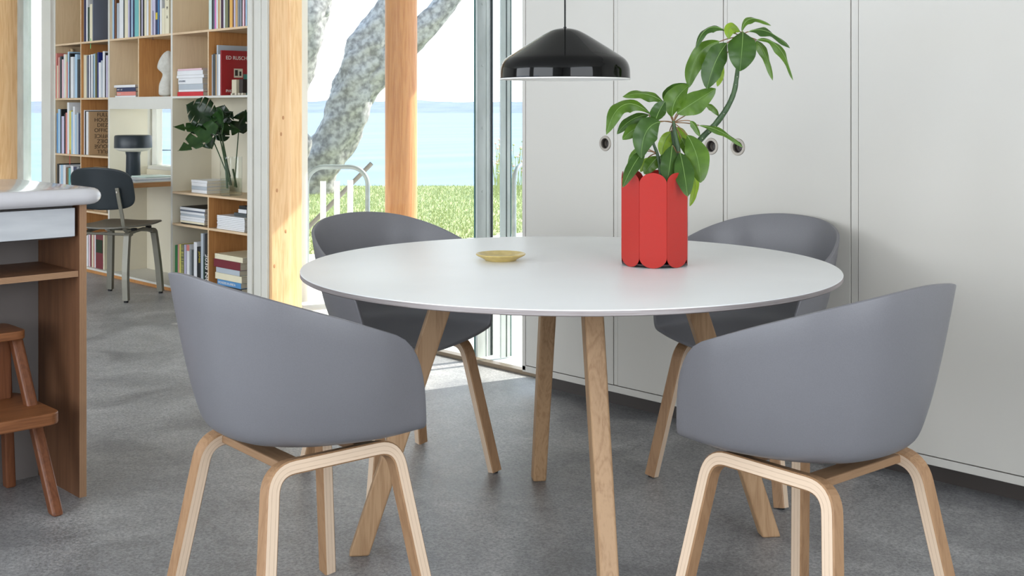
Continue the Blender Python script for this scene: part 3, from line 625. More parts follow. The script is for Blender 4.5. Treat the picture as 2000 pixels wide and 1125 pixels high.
# top middle bay
r_ = row([(219, 222.4, -14, 'light blue'), (222.7, 223.8, -14, 'navy'), (224.1, 226.4, -14, 'brown'), (228, 232.6, 6, 'silver'), (233, 240.6, -14, 'white'), (241, 242.6, -14, 'dark grey'), (243.4, 249.6, -14, 'cream'), (250, 252.8, -14, 'lilac'), (253.1, 256, -14, 'navy'), (256.3, 259, -14, 'light blue'), (259.3, 262.4, -14, 'navy'), (262.8, 270.6, -14, 'turquoise'), (271, 273.2, -14, 'cream'), (273.6, 276, -14, 'black'), (276.3, 278.5, -14, 'lilac'), (278.8, 281.4, -14, 'black'), (281.8, 285.8, -14, 'cream'), (286.2, 289.8, -14, 'white'), (290.2, 294, -14, 'tan'), (294.3, 296.2, -14, 'white'), (296.6, 303.2, -14, 'lilac'), (303.8, 307.8, -14, 'navy'), (308.1, 309.8, -14, 'blue'), (310.1, 311.8, 30, 'navy'), (312.2, 315.6, -14, 'white'), (316, 321.4, 16, 'cream'), (321.8, 330.2, -14, 'cream')],
    ZS[4], 'in the long row above the bust', 'long row of books above the bust', xmin=u1+TH+.001, xmax=u2-.001)
tb, dm = r_[26]
tb['label'] = 'thick cream book with tall grey capitals down its spine above the bust'
for i, s in enumerate('UMA'): text(s, .028, (0.004, -dm[1]-.0006, .245-.058*i-.03), (1, 0, 0), (0, 0, 1), M_ink, tb, align='CENTER')
tb, dm = r_[21]; MB().box(-dm[0]+.001, dm[0]-.001, -dm[1]-.0008, -dm[1], .10, .145).build('spine_mark', M_inky, tb)
tb, dm = r_[20]; MB().box(-.004, .0, -dm[1]-.004, -dm[1]-.0025, -.032, .16).build('ribbon_bookmark', bmat('navy'), tb)
r_ = row([(407.6, 413.4, -14, 'mint'), (413.8, 416, -14, 'black'), (416.5, 419, -14, 'slate'), (419.3, 421.8, -14, 'bright pink'), (422.2, 425.4, -14, 'white'), (425.7, 428.8, -14, 'tan'), (429.1, 431.2, -14, 'cream'), (431.6, 436, -14, 'aubergine'), (436.4, 439, -14, 'white'), (439.8, 445.2, -14, 'olive'), (445.6, 448, -14, 'black'), (448.3, 453.8, -14, 'orange'), (454.1, 456.4, -14, 'brown'), (456.7, 459.4, -14, 'lilac'), (459.8, 463.8, -14, 'tan'), (464.2, 466.6, -14, 'grey'), (467, 469.2, -14, 'slate'), (469.5, 471.2, -14, 'silver'), (471.5, 473.2, -14, 'black'), (473.5, 477, -14, 'pink'), (477.3, 479, -14, 'maroon'), (479.3, 482, -14, 'light blue')],
    ZS[4], 'in the top right bay', 'books on the top visible shelf, right bay', xmin=u2+TH+.001, xmax=u3-.001)
r_ = row([(411.2, 415.2, 107, 'silver'), (415.8, 420.4, 105, 'dark grey'), (421, 422.6, 106, 'tan')], ZS[3], 'left of the red book', 'books beside the red book', xmin=d3+dt+.001)
book(423, 425.6, 88, ZS[3], 'silver', 'tall pale book rising behind the red book', 'books beside the red book', 3.60, .24)
book(426, 430.0, 106, ZS[3], 'white', 'slim white book touching the left side of the red book', 'books beside the red book')
tb, dm = book(430.4, 432.4, 98, ZS[3], 'red', 'red book with white capitals and a small photo on its cover', 'books beside the red book', 3.60, .235)
[c for c in tb.children if c.name.startswith('cover')][0].data.materials[0] = mat('cover_deep_red', lin((150, 26, 34)), .4)
hh = dm[2]
text('ED RUSCHA', hh*.115, (dm[0]+.0004, -dm[1]+.03, hh*.80), (0, 1, 0), (0, 0, 1), M_inkw, tb)
text('PHOTOGRAPHY', hh*.09, (dm[0]+.0004, -dm[1]+.03, hh*.07), (0, 1, 0), (0, 0, 1), M_inkw, tb)
b_ = MB().box(dm[0], dm[0]+.0005, -dm[1]+.085, -dm[1]+.145, hh*.40, hh*.60, 0)
b_.box(dm[0]+.0005, dm[0]+.0008, -dm[1]+.092, -dm[1]+.112, hh*.44, hh*.57, 1).box(dm[0]+.0005, dm[0]+.0008, -dm[1]+.122, -dm[1]+.136, hh*.44, hh*.54, 1)
b_.build('cover_photo', [M_page, M_ink], tb)
MB().box(dm[0], dm[0]+.0004, -dm[1]+.15, dm[1], .0, hh*.48).build('cover_panel', bmat('teal'), tb)
# little booklets at the front of that cell
def small_block(px0, px1, yt, v, c, label):
    x0, x1 = U(px0, v), U(px1, v); h = Z(px0, yt, v)-ZS[3]
    t = thing('bookend', label, 'bookend', ((x0+x1)/2, v, ZS[3]+.001), 0, 'small blocks before the red book')
    hw = (x1-x0)/2
    MB().box(-hw, hw, 0, .035, .012, h).build('block_body', c, t, bevel=.002)
    MB().box(-hw-.006, -hw+.010, -.004, .02, 0, .012).box(hw-.010, hw+.006, -.004, .02, 0, .012).build('foot', M_page, t, bevel=.002)
small_block(452.5, 461, 156, 3.605, mat('cream_block', (.60, .54, .40), .6), 'small cream block on feet in front of the red book')
small_block(467, 474, 155, 3.605, M_ink, 'small black block on white feet before the teal patch')
# upright books, bottom right bay
r_ = row([(341.6, 346.4, 479, 'green'), (347, 349.8, 477, 'salmon'), (350.2, 353.2, 477, 'yellow'), (353.8, 359, 478, 'olive'), (359.6, 363, 478, 'lilac'), (364.5, 370, 478, 'white'), (370.6, 374, 488, 'grey'), (374.4, 378, 490, 'dark grey'), (378.4, 384.4, 473, 'white'), (384.8, 386.6, 482, 'black'), (387, 391.8, 483, 'black'), (392.2, 396.8, 456, 'silver'), (397.2, 399.6, 500, 'dark green'), (400, 406.2, 457, 'black')],
    ZS[0], 'on the bottom shelf above front chair', 'upright books on the bottom right shelf', v=3.595, depth=.2, xmin=u2+TH+.001, xmax=d3-.0005)
tb, dm = r_[13]; tb['label'] = 'tall black book with bold white spine lettering beside ply divider'
text('2030 NOW', .048, (-.013, -dm[1]-.0006, dm[2]*.66), (0, 0, -1), (1, 0, 0), M_inkw, tb)
tb, dm = r_[10]; tb['label'] = 'black book with yellow spine lettering on the bottom shelf'
text('JAMES BOND', .022, (-.007, -dm[1]-.0006, dm[2]*.93), (0, 0, -1), (1, 0, 0), M_inky, tb) if False else text('JAMES', .026, (-.008, -dm[1]-.0006, dm[2]*.9), (0, 0, -1), (1, 0, 0), M_inky, tb)
tb, dm = r_[5]; MB().box(-dm[0], dm[0], -dm[1]-.0008, -dm[1], dm[2]*.86, dm[2]).build('spine_panel', bmat('coral'), tb)
tb, dm = r_[3]
MB().box(-dm[0]+.003, dm[0]-.003, -dm[1]-.0008, -dm[1], .03, dm[2]-.02).build('spine_stripes', mat('stripes', (.45, .42, .12), .5, scale=(1, 1, 30), nscale=6, col2=(.08, .1, .06)), tb)
tb, dm = book(364, 391, 466, ZS[0], 'black', 'wide black folder standing behind the upright books', 'upright books on the bottom right shelf', 3.82, .03)

# flat stacks
def flat(px0, px1, v, z0, z1, c, label, group, depth=.19, rz=0.0, txt=None):
    x0, x1 = U(px0, v), U(px1, v); w_ = x1-x0; t = thing('book', label, 'book', ((x0+x1)/2, v+depth/2, z0+.0006), rz, group); h = z1-z0-.0008
    e = min(.002, h*.2); hw = w_/2; hd = depth/2
    MB().box(-hw, hw, -hd, -hd+e, 0, h).box(-hw, hw, -hd+e, hd, 0, e).box(-hw, hw, -hd+e, hd, h-e, h).build('cover', bmat(c), t, bevel=.0006)
    MB().box(-hw+.002, hw-.002, -hd+e, hd-.003, e, h-e).build('page_block', M_page, t)
    if txt: text(txt[0], txt[1], (-hw+.01, -hd-.0006, h*.5-txt[1]*.35), (1, 0, 0), (0, 0, 1), txt[2], t)
    return t
GS = 'flat stack of books left of the bust'
zz = [Z(245, y, 3.61) for y in (188, 184.8, 177, 169, 163.8)]; zz = [ZS[3]+(z-zz[0]) for z in zz]
flat(224.5, 265, 3.61, zz[0], zz[1], 'white', 'white booklet at the bottom of the stack left of bust', GS)
flat(228, 265, 3.61, zz[1], zz[2], 'coral', 'red spined book second from bottom left of bust', GS, txt=('literature', .014, M_inkw))
flat(227.6, 264.6, 3.61, zz[2], zz[3], 'navy', 'navy blue book second from top left of bust', GS, txt=('APART    ACT', .013, M_inkw))
flat(222.6, 263.8, 3.61, zz[3], zz[4], 'white', 'white booklet on top of the stack left of bust', GS)
GS = 'flat stack of books left of the red book'
ys = [187, 178.4, 174, 163.4, 151.6, 145.8, 137, 133.2]; zz = [Z(370, y, 3.605) for y in ys]; zz = [ZS[3]+(z-zz[0]) for z in zz]
for i, (a, b, c, lb, tx) in enumerate([(346.6, 396.6, 'red', 'red book at the bottom of the mostly white stack', None), (349, 396.8, 'white', 'thin white book directly on the red book', None), (348.8, 396.4, 'silver', 'thick off-white book third from bottom of stack', None), (348, 395.4, 'white', 'white book with pale blue spine lettering in the stack', ('REFRAMING', .016, bmat('slate'))), (345, 398, 'white', 'wide thin white book above the blue lettered one', None), (346, 396, 'white', 'white book second from top of the stack', None), (347, 394, 'pink', 'thin pink book on top of the stack left of red book', None)]):
    flat(a, b, 3.605, zz[i], zz[i+1], c, lb, GS, .17, txt=tx)
# little white stack beside the vase
GS = 'white books beside the vase'; zb = .635; hs = [.020, .022, .022, .016]; z = zb
for i, h in enumerate(hs):
    flat(374-.6*(i == 3), 404+.6*(i == 3), 3.62, z, z+h, 'white' if i != 1 else 'silver', ['bottom', 'second', 'third', 'top'][i]+' small white book of the pile beside the glass vase', GS, .16); z += h
for i in range(2): pass
# magazine stacks
GS = 'magazine pile in the left lower cell'; z = .436
mags = [('black', .008, 353.5, 396), ('cream', .013, 352, 399), ('white', .016, 352.3, 399), ('white', .014, 352, 400), ('silver', .014, 353, 400), ('white', .014, 352, 399), ('lilac', .010, 352, 399.5), ('white', .016, 351.5, 400.5), ('black', .004, 354, 400)]
for i, (c, h, a, b) in enumerate(mags):
    flat(a, b, 3.60, z, z+h, 'slate' if c == 'lilac' else c, f'{c} magazine, {ORD[i]} from the bottom of the left magazine pile', GS, .2); z += h
GS = 'magazine pile in the right lower cell'; z = .436
for i in range(8):
    flat(424+random.uniform(-.5, .5), 477.5+random.uniform(-.6, .6), 3.60, z, z+.0102, 'white', f'white magazine, {ORD[i]} from the bottom of the right magazine pile', GS, .2); z += .0103
z2 = z; GS = 'dark books on the right magazine pile'
flat(457, 481, 3.63, z2, z2+.022, 'dark grey', 'dark grey book lying on the right magazine pile', GS, .16)
flat(465.5, 481.3, 3.63, z2+.0225, z2+.045, 'white', 'white book near top of the right magazine pile', GS, .16)
flat(467, 481.3, 3.63, z2+.0455, z2+.066, 'black', 'black book topmost on the right magazine pile', GS, .16)
# bottom right stack, read downward from the maroon box
GS = 'stack of big books on the bottom right shelf'
st = [(430, 470, 'white', .036, 'white book lying at the bottom of the stack by the trim', None), (425, 471.5, 'black', .034, 'black book with bold white lettering low in the stack', ('The Killer App', .030, M_inkw)),
      (424.5, 470.5, 'blue', .036, 'blue book with white lettering under the cream one', ('WONDERS IN AFRICA', .020, M_inkw)), (420.3, 472, 'cream', .042, 'thick cream book under the black and white one', None),
      (422, 468, 'silver', .034, 'black and white photo book under the maroon box', None), (417.3, 469, 'maroon', .052, 'thick maroon boxed book near the top of the stack', None), (419.5, 474, 'cream', .034, 'worn brown and cream photo book on top of the stack', None)]
z = ZS[0]
tot = Z(445, 499, 3.6)-ZS[0]; sc = tot/sum(s[3] for s in st)
for a, b, c, h, lb, tx in st:
    h *= sc; flat(a, b, 3.595, z, z+h, c, lb, GS, .21, txt=(tx[0], min(tx[1], h*.8), tx[2]) if tx else None); z += h+.0003

# things behind the desk chair on the fourth shelf
p = thing('grey_jar', 'small grey jar with lid behind the black desk chair', 'jar', (U(170.5, 3.66), 3.66, ZS[1]))
MB().lathe([(0, 0), (.031, 0), (.034, .02), (.034, .30), (.028, .315), (0, .315)], 24).build('jar_body', bmat('slate'), p, smooth=True)
MB().lathe([(0, .315), (.024, .315), (.024, .335), (0, .335)], 20).build('lid', bmat('silver'), p, smooth=True)
z = ZS[1]
GS = 'papers behind the black desk chair'
for i in range(7): flat(183, 208, 3.62, z, z+.044, ['kraft', 'cream', 'silver', 'tan', 'brown', 'cream', 'kraft'][i], f'bundle of papers, {ORD[i]} from the bottom behind the desk chair', GS, .18); z += .0445
# wooden figurine on top of the row
fx, fv = U(140.5, 3.70), 3.70
fg = thing('wooden_figurine', 'small pale wooden figurine peeking over the books', 'figurine', (fx, fv, Z(140.5, 104, 3.66)+.0))
MB().lathe([(0, 0), (.022, 0), (.020, .008), (.0135, .012), (.014, .02), (.015, .03), (.011, .038), (0, .041)], 20).build('body', mat('boxwood', (.62, .47, .27), .5), fg, smooth=True)
MB().lathe([(.003, 0), (.006, .001), (.006, .002), (.003, .003)], 12).build('face_ring', M_stool, fg, smooth=True)
fg.children[1].rotation_euler = (PI/2, 0, 0); fg.children[1].location = (0, -.014, .026)

# plaster torso
tpx = 322
tor = thing('plaster_torso', 'white plaster torso bust standing against the white upright', 'sculpture', (U(323, 3.67), 3.67, ZS[3]+.001))
dd = D(320, 3.67)
prof = [(187, 309, 338), (176, 309.5, 338), (165, 310, 338), (160, 312, 337), (153, 315.5, 336), (147, 318, 336), (142, 318, 337), (138, 314, 338), (133, 308, 340), (129, 306.5, 342), (122, 308, 343), (115, 311, 342), (108, 315.5, 339), (103, 319, 336), (99, 324, 333), (97.5, 327, 331)]
v = []; f = []; seg = 28
zb_ = prof[0][0]
for i, (y, a, b) in enumerate(prof):
    c_ = (a+b)/2; hw = (b-a)/2*dd/F; z = (zb_-y)/F*dd; cxx = (c_-323)/F*dd
    for j in range(seg):
        an = 2*PI*j/seg; k = 1+.05*sin(5*an+i*.7)+.03*sin(9*an-i)
        lx = hw*cos(an)*k; ly = hw*.62*sin(an)*k
        X = cxx+lx; v.append((X*CS-ly*SN, X*SN+ly*CS, z))
for i in range(len(prof)-1):
    for j in range(seg): f.append((i*seg+j, i*seg+(j+1) % seg, (i+1)*seg+(j+1) % seg, (i+1)*seg+j))
f += [tuple(range(seg))[::-1], tuple((len(prof)-1)*seg+j for j in range(seg))]
o = obj('torso', v, f, M_plaster, tor, smooth=True); sb = o.modifiers.new('s', 'SUBSURF'); sb.levels = sb.render_levels = 1

# desk lamp
lp_ = W(260, 340, 7.72)
dl = thing('desk_lamp', 'dark mushroom shaped desk lamp with cream underside on the desk', 'lamp', (lp_.x, lp_.y, dz+.001))
s_ = 7.72/F; zt = CZ-(264-HZ)*s_-dz; zb2 = CZ-(289-HZ)*s_-dz
MB().lathe([(0, 0), (13.5*s_, 0), (14*s_, .004), (13.2*s_, zb2-.05), (15*s_, zb2-.022), (0, zb2-.022)], 48).build('stem', M_lampdk, dl, smooth=True)
MB().lathe([(14*s_, zb2-.026), (26*s_, zb2-.020), (34*s_, zb2-.006), (35.0*s_, zb2+.001), (0, zb2+.001)], 56).build('diffuser', M_lampwh, dl, smooth=True)
MB().lathe([(0, zb2), (35.4*s_, zb2), (35.6*s_, zb2+.003), (35.2*s_, zt-.01), (33.5*s_, zt-.002), (30*s_, zt), (0, zt)], 64).build('lamp_shade', M_lampdk, dl, smooth=True)
# papers on the desk
o_ = thing('magazine', 'white papers lying on the desk right of the lamp', 'papers', (-7.00, 3.57, dz+.001), .03)
MB().box(-.16, .14, -.22, .22, 0, .006).build('sheet', bmat('white'), o_, bevel=.001)
MB().box(-.15, .135, -.20, .21, .0062, .012).build('sheet', bmat('silver'), o_, bevel=.001)
MB().box(-.14, .13, -.21, .20, .0122, .017).build('sheet', bmat('white'), o_, bevel=.001)
o = box('tablet', -7.13, -6.93, 3.46, 3.66, dz+.0185, dz+.026, bmat('mint'), bevel=.003); tag(o, 'thin pale tablet on top of the papers on desk', 'tablet')

# vase with monstera
vp = W(451.5, 377, 7.05); vr = 21.3*7.05/F; vh = 75*7.05/F
va = thing('glass_vase', 'clear glass cylinder vase with water on the birch shelf', 'vase', (vp.x, vp.y, .636))
M_vg = glassmat('clear_glass', (.96, .98, .97), 1.5)
MB().lathe([(0, 0), (vr-.003, 0), (vr, .004), (vr, vh)], 40).build('glass_body', M_vg, va, smooth=True)
MB().lathe([(0, .0115), (vr-.004, .0115), (vr-.004, .10), (0, .10)], 40).build('water', glassmat('vase_water', (.94, .96, .92), 0.6), va, smooth=True)
mp_ = thing('monstera_leaves', 'cut monstera leaves with split dark green blades in the glass vase', 'plant', (vp.x, vp.y, .65)); moff = Vector((vp.x, vp.y, .65))
def mleaf(base, tip, wpx, dep0, dep1, roll, m, cuts=5, bend=.15, stem_from=None):
    a = W(*base, dep0); b = W(*tip, dep1); L = (b-a).length; t0 = (b-a).normalized()
    view = Vector((-SN, CS, 0)); side = t0.cross(view).normalized(); nrm = side.cross(t0).normalized()
    R_ = Matrix.Rotation(roll, 3, t0); side = R_ @ side; nrm = R_ @ nrm
    wd = wpx*7.0/F/2; N = 46; v = []; f = []; hw = []
    for i in range(N):
        s = i/(N-1); c_ = a+t0*L*(s*1.0)+nrm*(-bend*L*(s-.35)**2)
        wdt = wd*(math.sin(PI*min(1, (s*.93+.10)))**.6)*(1.0 if s < .55 else 1-.55*((s-.55)/.45)**1.5)
        ph = (s*cuts) % 1.0; notch = (ph > .80) and .12 < s < .93
        ll = []
        for k, g_ in enumerate((-1, -.5, -.18, 0, .18, .5, 1)):
            g2 = g_ if not notch else max(-.34, min(.34, g_))
            sh = abs(g2)*wdt*.30
            ll.append(c_+side*wdt*g2+t0*(sh-.25*wdt*abs(g2))+nrm*(-.22*wdt*abs(g2)**1.6+.02*wd*sin(9*s+k)))
        v += [p-moff for p in ll]
    for i in range(N-1):
        for k in range(6): f.append((i*7+k, i*7+k+1, (i+1)*7+k+1, (i+1)*7+k))
    o = obj('leaf', v, f, m, mp_, smooth=True); sf = o.modifiers.new('s', 'SOLIDIFY'); sf.thickness = .0012
    if stem_from:
        s0 = W(*stem_from[:2], stem_from[2]); mid = (s0+a)/2+Vector((0, 0, .02))
        ob = MB().tube([p-moff for p in bez(s0, mid, a, 10)], .0036, 7).build('stem', M_stem, mp_, smooth=True)
mleaf((417, 232), (362, 206), 62, 7.00, 6.96, .35, M_mon, 5, .35, (450, 345, 7.05))
mleaf((424, 216), (440, 262), 74, 6.95, 6.90, .85, M_monl, 3, .3, (448, 360, 7.04))
mleaf((428, 240), (440, 205), 44, 7.03, 7.05, -.3, M_mon, 3, .2, (452, 362, 7.05))
mleaf((428, 244), (455, 217), 34, 7.0, 7.02, .3, M_mon, 3, .2)
mleaf((405, 250), (337, 252), 24, 6.98, 6.90, .7, M_monl, 3, .25, (447, 350, 7.03))
mleaf((424, 244), (355, 305), 48, 6.93, 6.85, .55, M_monl, 4, .5, (446, 355, 7.02))
mleaf((404, 256), (418, 292), 40, 6.97, 6.93, .4, M_monl, 2, .3)
mleaf((432, 276), (438, 252), 34, 7.08, 7.10, -.2, M_mon, 2, .1)
mleaf((466, 258), (481, 212), 38, 7.05, 7.0, .3, M_mon, 2, .2, (458, 365, 7.05))
mleaf((430, 246), (472, 253), 34, 6.96, 6.95, .8, M_monl, 2, .2, (449, 362, 7.02))
mleaf((398, 236), (440, 246), 44, 7.02, 6.98, .6, M_mon, 2, .2)
mleaf((400, 246), (372, 262), 30, 7.0, 6.95, .4, M_mon, 2, .2)
# a stem leaf pair under water
for a_, b_ in (((440, 310, 7.04), (444, 368, 7.04)), ((455, 330, 7.05), (462, 366, 7.06))):
    MB().tube([W(*a_)-moff, W(*b_)-moff], .0065, 8).build('stem', M_stem, mp_, smooth=True)

# ================================================================= DESK CHAIR
dcx, dcy = (-6.82-7.12-6.63-6.93)/4+.01, (3.50+3.30+3.19+2.99)/4
dc = thing('desk_chair', 'metal framed desk chair with black backrest and olive seat', 'chair', (dcx, dcy, 0), math.atan2(.19, .31)*1.0)
# local: +y forward, +x right
def bar(pts, w_, h_, m, par, name, seg=6):
    """flat profiled bar along a path (w_ sideways, h_ thick)"""
    P = [Vector(p) for p in pts]; v = []
    for i, p in enumerate(P):
        t = (P[min(i+1, len(P)-1)]-P[max(i-1, 0)]).normalized(); s = Vector((1, 0, 0)); s = (s-t*s.dot(t)).normalized(); n = t.cross(s)
        for a, b in ((-1, -1), (1, -1), (1, 1), (-1, 1)): v.append(p+s*a*w_/2+n*b*h_/2)
    f = [(i*4+j, i*4+(j+1) % 4, (i+1)*4+(j+1) % 4, (i+1)*4+j) for i in range(len(P)-1) for j in range(4)]+[(3, 2, 1, 0), tuple((len(P)-1)*4+j for j in range(4))]
    o = obj(name, v, f, m, par); b = o.modifiers.new('b', 'BEVEL'); b.width = min(w_, h_)*.25; b.segments = 2; b.limit_method = 'ANGLE'; return o
for s in (-1, 1):
    for sy, yf, yt in ((1, .19, .12), (-1, -.19, -.10)):
        x = s*.165
        top = [(s*.15, yt, .405), (s*.152, yt+sy*.03, .395), (s*.155, yt+sy*.042, .36), (s*.17, yf-sy*.01, .18), (s*.18, yf, .012)]
        bar(catmull(top, 4), .036, .026, M_khaki, dc, 'leg')
        MB().lathe([(0, 0), (.013, 0), (.014, .012), (0, .012)], 12, (s*.18, yf)).build('foot_cap', M_cord, dc)
    bar([(s*.15, -.125, .40), (s*.15, -.05, .412), (s*.15, .05, .418), (s*.15, .14, .402)], .022, .018, M_khaki, dc, 'side_rail')
    bar(catmull([(s*.15, -.06, .405), (s*.15, -.12, .410), (s*.15, -.165, .44), (s*.148, -.185, .52), (s*.14, -.205, .62), (s*.135, -.217, .685)], 5), .024, .008, M_khaki, dc, 'back_support')
    MB().tube([(s*.136, -.222, .66), (s*.136, -.214, .66)], .006, 8).build('bolt', M_nickel, dc)
    for y in (-.06, .10): MB().box(s*.15-.012, s*.15+.012, y-.014, y+.014, .417, .432).build('rubber_spacer', M_cord, dc)
bar2 = MB().tube([(-.15, -.13, .40), (.15, -.13, .40)], .008, 8).build('cross_rail', M_khaki, dc)
bar2 = MB().tube([(-.15, .13, .40), (.15, .13, .40)], .008, 8).build('cross_rail', M_khaki, dc)
def slab(name, fn, nu, nv, th, m, par, sub=0):
    v = [fn(i/(nu-1), j/(nv-1)) for i in range(nu) for j in range(nv)]
    f = [(i*nv+j, (i+1)*nv+j, (i+1)*nv+j+1, i*nv+j+1) for i in range(nu-1) for j in range(nv-1)]
    o = obj(name, v, f, m, par, smooth=True); s = o.modifiers.new('s', 'SOLIDIFY'); s.thickness = th; s.offset = 0
    b = o.modifiers.new('b', 'BEVEL'); b.width = th*.3; b.segments = 2; b.limit_method = 'ANGLE'; b.angle_limit = 1.0; return o
def sup(u, v, p=4.5):        # square -> rounded rectangle map
    x, y = 2*u-1, 2*v-1; m_ = max(abs(x), abs(y)); n = (abs(x)**p+abs(y)**p)**(1/p) if m_ > 1e-6 else 1
    return x*m_/n, y*m_/n
def seatf(u, v):
    x, y = sup(u, v); wid = .20 if y > -.2 else .20-.02*(abs(y)-.2)
    return (x*wid, y*.225+.022, .440+.018*max(0, y)**2*(1 if y < .75 else 1)-.030*max(0, y-.6)+.012*x*x-.012*(1-y*y)*.5)
slab('seat', seatf, 25, 25, .010, M_seatw, dc)
def backf(u, v):
    x, y = sup(u, v, 4.2); h = .142-.012*abs(x); return (x*.212, -.198-.012-.03*y+.055*x*x, .672+y*h*.92+.006*(1-x*x))
slab('backrest', backf, 31, 21, .010, M_blackback, dc)

# ================================================================= KITCHEN ISLAND
ic = thing('kitchen_island', 'brown plywood island cabinet with open knee shelf and pale drawer', 'cabinet', (-3.38, 1.48, 0)); off = (-3.38, 1.48, 0)
def uvbox(name, x0, x1, y0, y1, z0, z1, m, medge, edge_faces, par, off):
    """box whose listed faces carry striped ply edges; faces: -z,+z,-y,+y,-x,+x"""
    v = [Vector((x, y, z))-Vector(off) for z in (z0, z1) for y in (y0, y1) for x in (x0, x1)]
    F_ = [(0, 2, 3, 1), (4, 5, 7, 6), (0, 1, 5, 4), (2, 6, 7, 3), (0, 4, 6, 2), (1, 3, 7, 5)]
    dims = [(x1-x0), (y1-y0), (z1-z0)]; uv = []
    for fi, q in enumerate(F_):
        ax = [(0, 1), (0, 1), (0, 2), (0, 2), (1, 2), (1, 2)][fi]
        thin = min(ax, key=lambda a: dims[a]); long_ = ax[0] if thin == ax[1] else ax[1]
        mn = [x0-off[0], y0-off[1], z0-off[2]]
        uv.append([((v[i][long_]-mn[long_])*5, (v[i][thin]-mn[thin])/dims[thin]) for i in q])
    return obj(name, v, F_, [m, medge], par, uvs=uv, mi=[1 if i in edge_faces else 0 for i in range(6)])
uvbox('end_panel', -3.95, -3.38, 1.478, 1.500, 0, .868, M_brown, M_brownedge, [5], ic, off)
uvbox('shelf', -3.68, -3.385, .35, 1.477, .655, .673, M_brown, M_brownedge, [5], ic, off)
MB().box(-3.70, -3.68, .35, 1.477, 0, .868).build('back_panel', M_greyback, ic, off=off)
MB().box(-3.95, -3.70, .35, 1.477, 0, .868).build('rear_body', M_brown, ic, off=off)
uvbox('end_panel', -3.95, -3.38, .33, .349, 0, .868, M_brown, M_brownedge, [5], ic, off)
dr = MB().box(-3.41, -3.383, .36, 1.466, .776, .860).build('drawer', M_alu, ic, bevel=.001, off=off)
MB().box(-3.42, -3.41, .36, 1.470, .770, .866).build('drawer_box', M_darkin, ic, off=off)
wt = thing('countertop', 'pale rounded edge countertop on the brown plywood island', 'countertop', (-3.6, 1.0, .87)); off = (-3.6, 1.0, .87)
def rrect(x0, x1, y0, y1, r, n=10):
    P = []
    for cx, cy, a0 in ((x1-r, y1-r, 0), (x0+r, y1-r, PI/2), (x0+r, y0+r, PI), (x1-r, y0+r, 1.5*PI)):
        for i in range(n+1): a = a0+PI/2*i/n; P.append((cx+r*cos(a), cy+r*sin(a)))
    return P
v = []; f = []; T = .048; prof = []
for i in range(9): a = -PI/2+PI*i/8; prof.append(((1-cos(a))*T/2, T/2+T/2*sin(a)))
n_ = None
for ins, z in prof:
    rr = rrect(-4.02+ins, -3.325-ins, .30+ins, 1.545-ins, .07-ins*.5); n_ = len(rr); v += [(x-off[0], y-off[1], z) for x, y in rr]
for i in range(8):
    for j in range(n_): f.append((i*n_+j, i*n_+(j+1) % n_, (i+1)*n_+(j+1) % n_, (i+1)*n_+j))
f += [tuple(range(n_))[::-1], tuple(8*n_+j for j in range(n_))]
obj('worktop', v, f, M_counter, wt, smooth=True)
try: wt.children[0].data.set_sharp_from_angle(angle=math.radians(60))
except Exception: pass

# ================================================================= STEP STOOL
sx_, sy_ = -3.50, 1.17
stl = thing('step_stool', 'reddish oak two step stool under the plywood island', 'stool', (sx_, sy_, 0))
def P2(px, py, z): p = fl(px, py, z) if z < CZ-.01 else None; return p-Vector((sx_, sy_, 0))
ft = fl(110, 1006)-Vector((sx_, sy_, 0)); rt = fl(22, 950)-Vector((sx_, sy_, 0))
yw = ft.y; WID = .36
for s, y0 in ((0, yw), (1, yw-WID)):
    yi = y0-.03 if s == 0 else y0+.03
    P = [Vector((ft.x, y0, 0)), Vector((-.02, yi, .50))]
    v = []
    for p in P:
        for a, b in ((-1, -1), (1, -1), (1, 1), (-1, 1)): v.append(p+Vector((a*.019, b*.017, 0)))
    o = obj('leg', v, [(0, 1, 5, 4), (1, 2, 6, 5), (2, 3, 7, 6), (3, 0, 4, 7), (3, 2, 1, 0), (4, 5, 6, 7)], M_stool, stl); b_ = o.modifiers.new('b', 'BEVEL'); b_.width = .009; b_.segments = 3
    P = [Vector((rt.x, y0, 0)), Vector((rt.x+.03, yi, .50))]
    v = []
    for p in P:
        for a, b in ((-1, -1), (1, -1), (1, 1), (-1, 1)): v.append(p+Vector((a*.017, b*.015, 0)))
    o = obj('leg', v, [(0, 1, 5, 4), (1, 2, 6, 5), (2, 3, 7, 6), (3, 0, 4, 7), (3, 2, 1, 0), (4, 5, 6, 7)], M_stool, stl); b_ = o.modifiers.new('b', 'BEVEL'); b_.width = .006; b_.segments = 3
pl_ = rrect(rt.x+.0, .045, yw-WID+.005, yw-.012, .03, 6)
MB().prism(pl_, .478, .503).build('top_step', M_stoolx, stl, bevel=.003)
pl_ = rrect(rt.x+.02, ft.x+.005, yw-WID-.0, yw+.015, .035, 8)
MB().prism(pl_, .258, .292).build('lower_step', M_stoolx, stl, bevel=.004)
MB().box(-.06, -.035, yw-WID+.03, yw-.03, .292, .478).build('riser', M_stool, stl, bevel=.002)

# ================================================================= ROUND TABLE
TC = camxy((1110.5-1000)/F*3.09, 3.09)
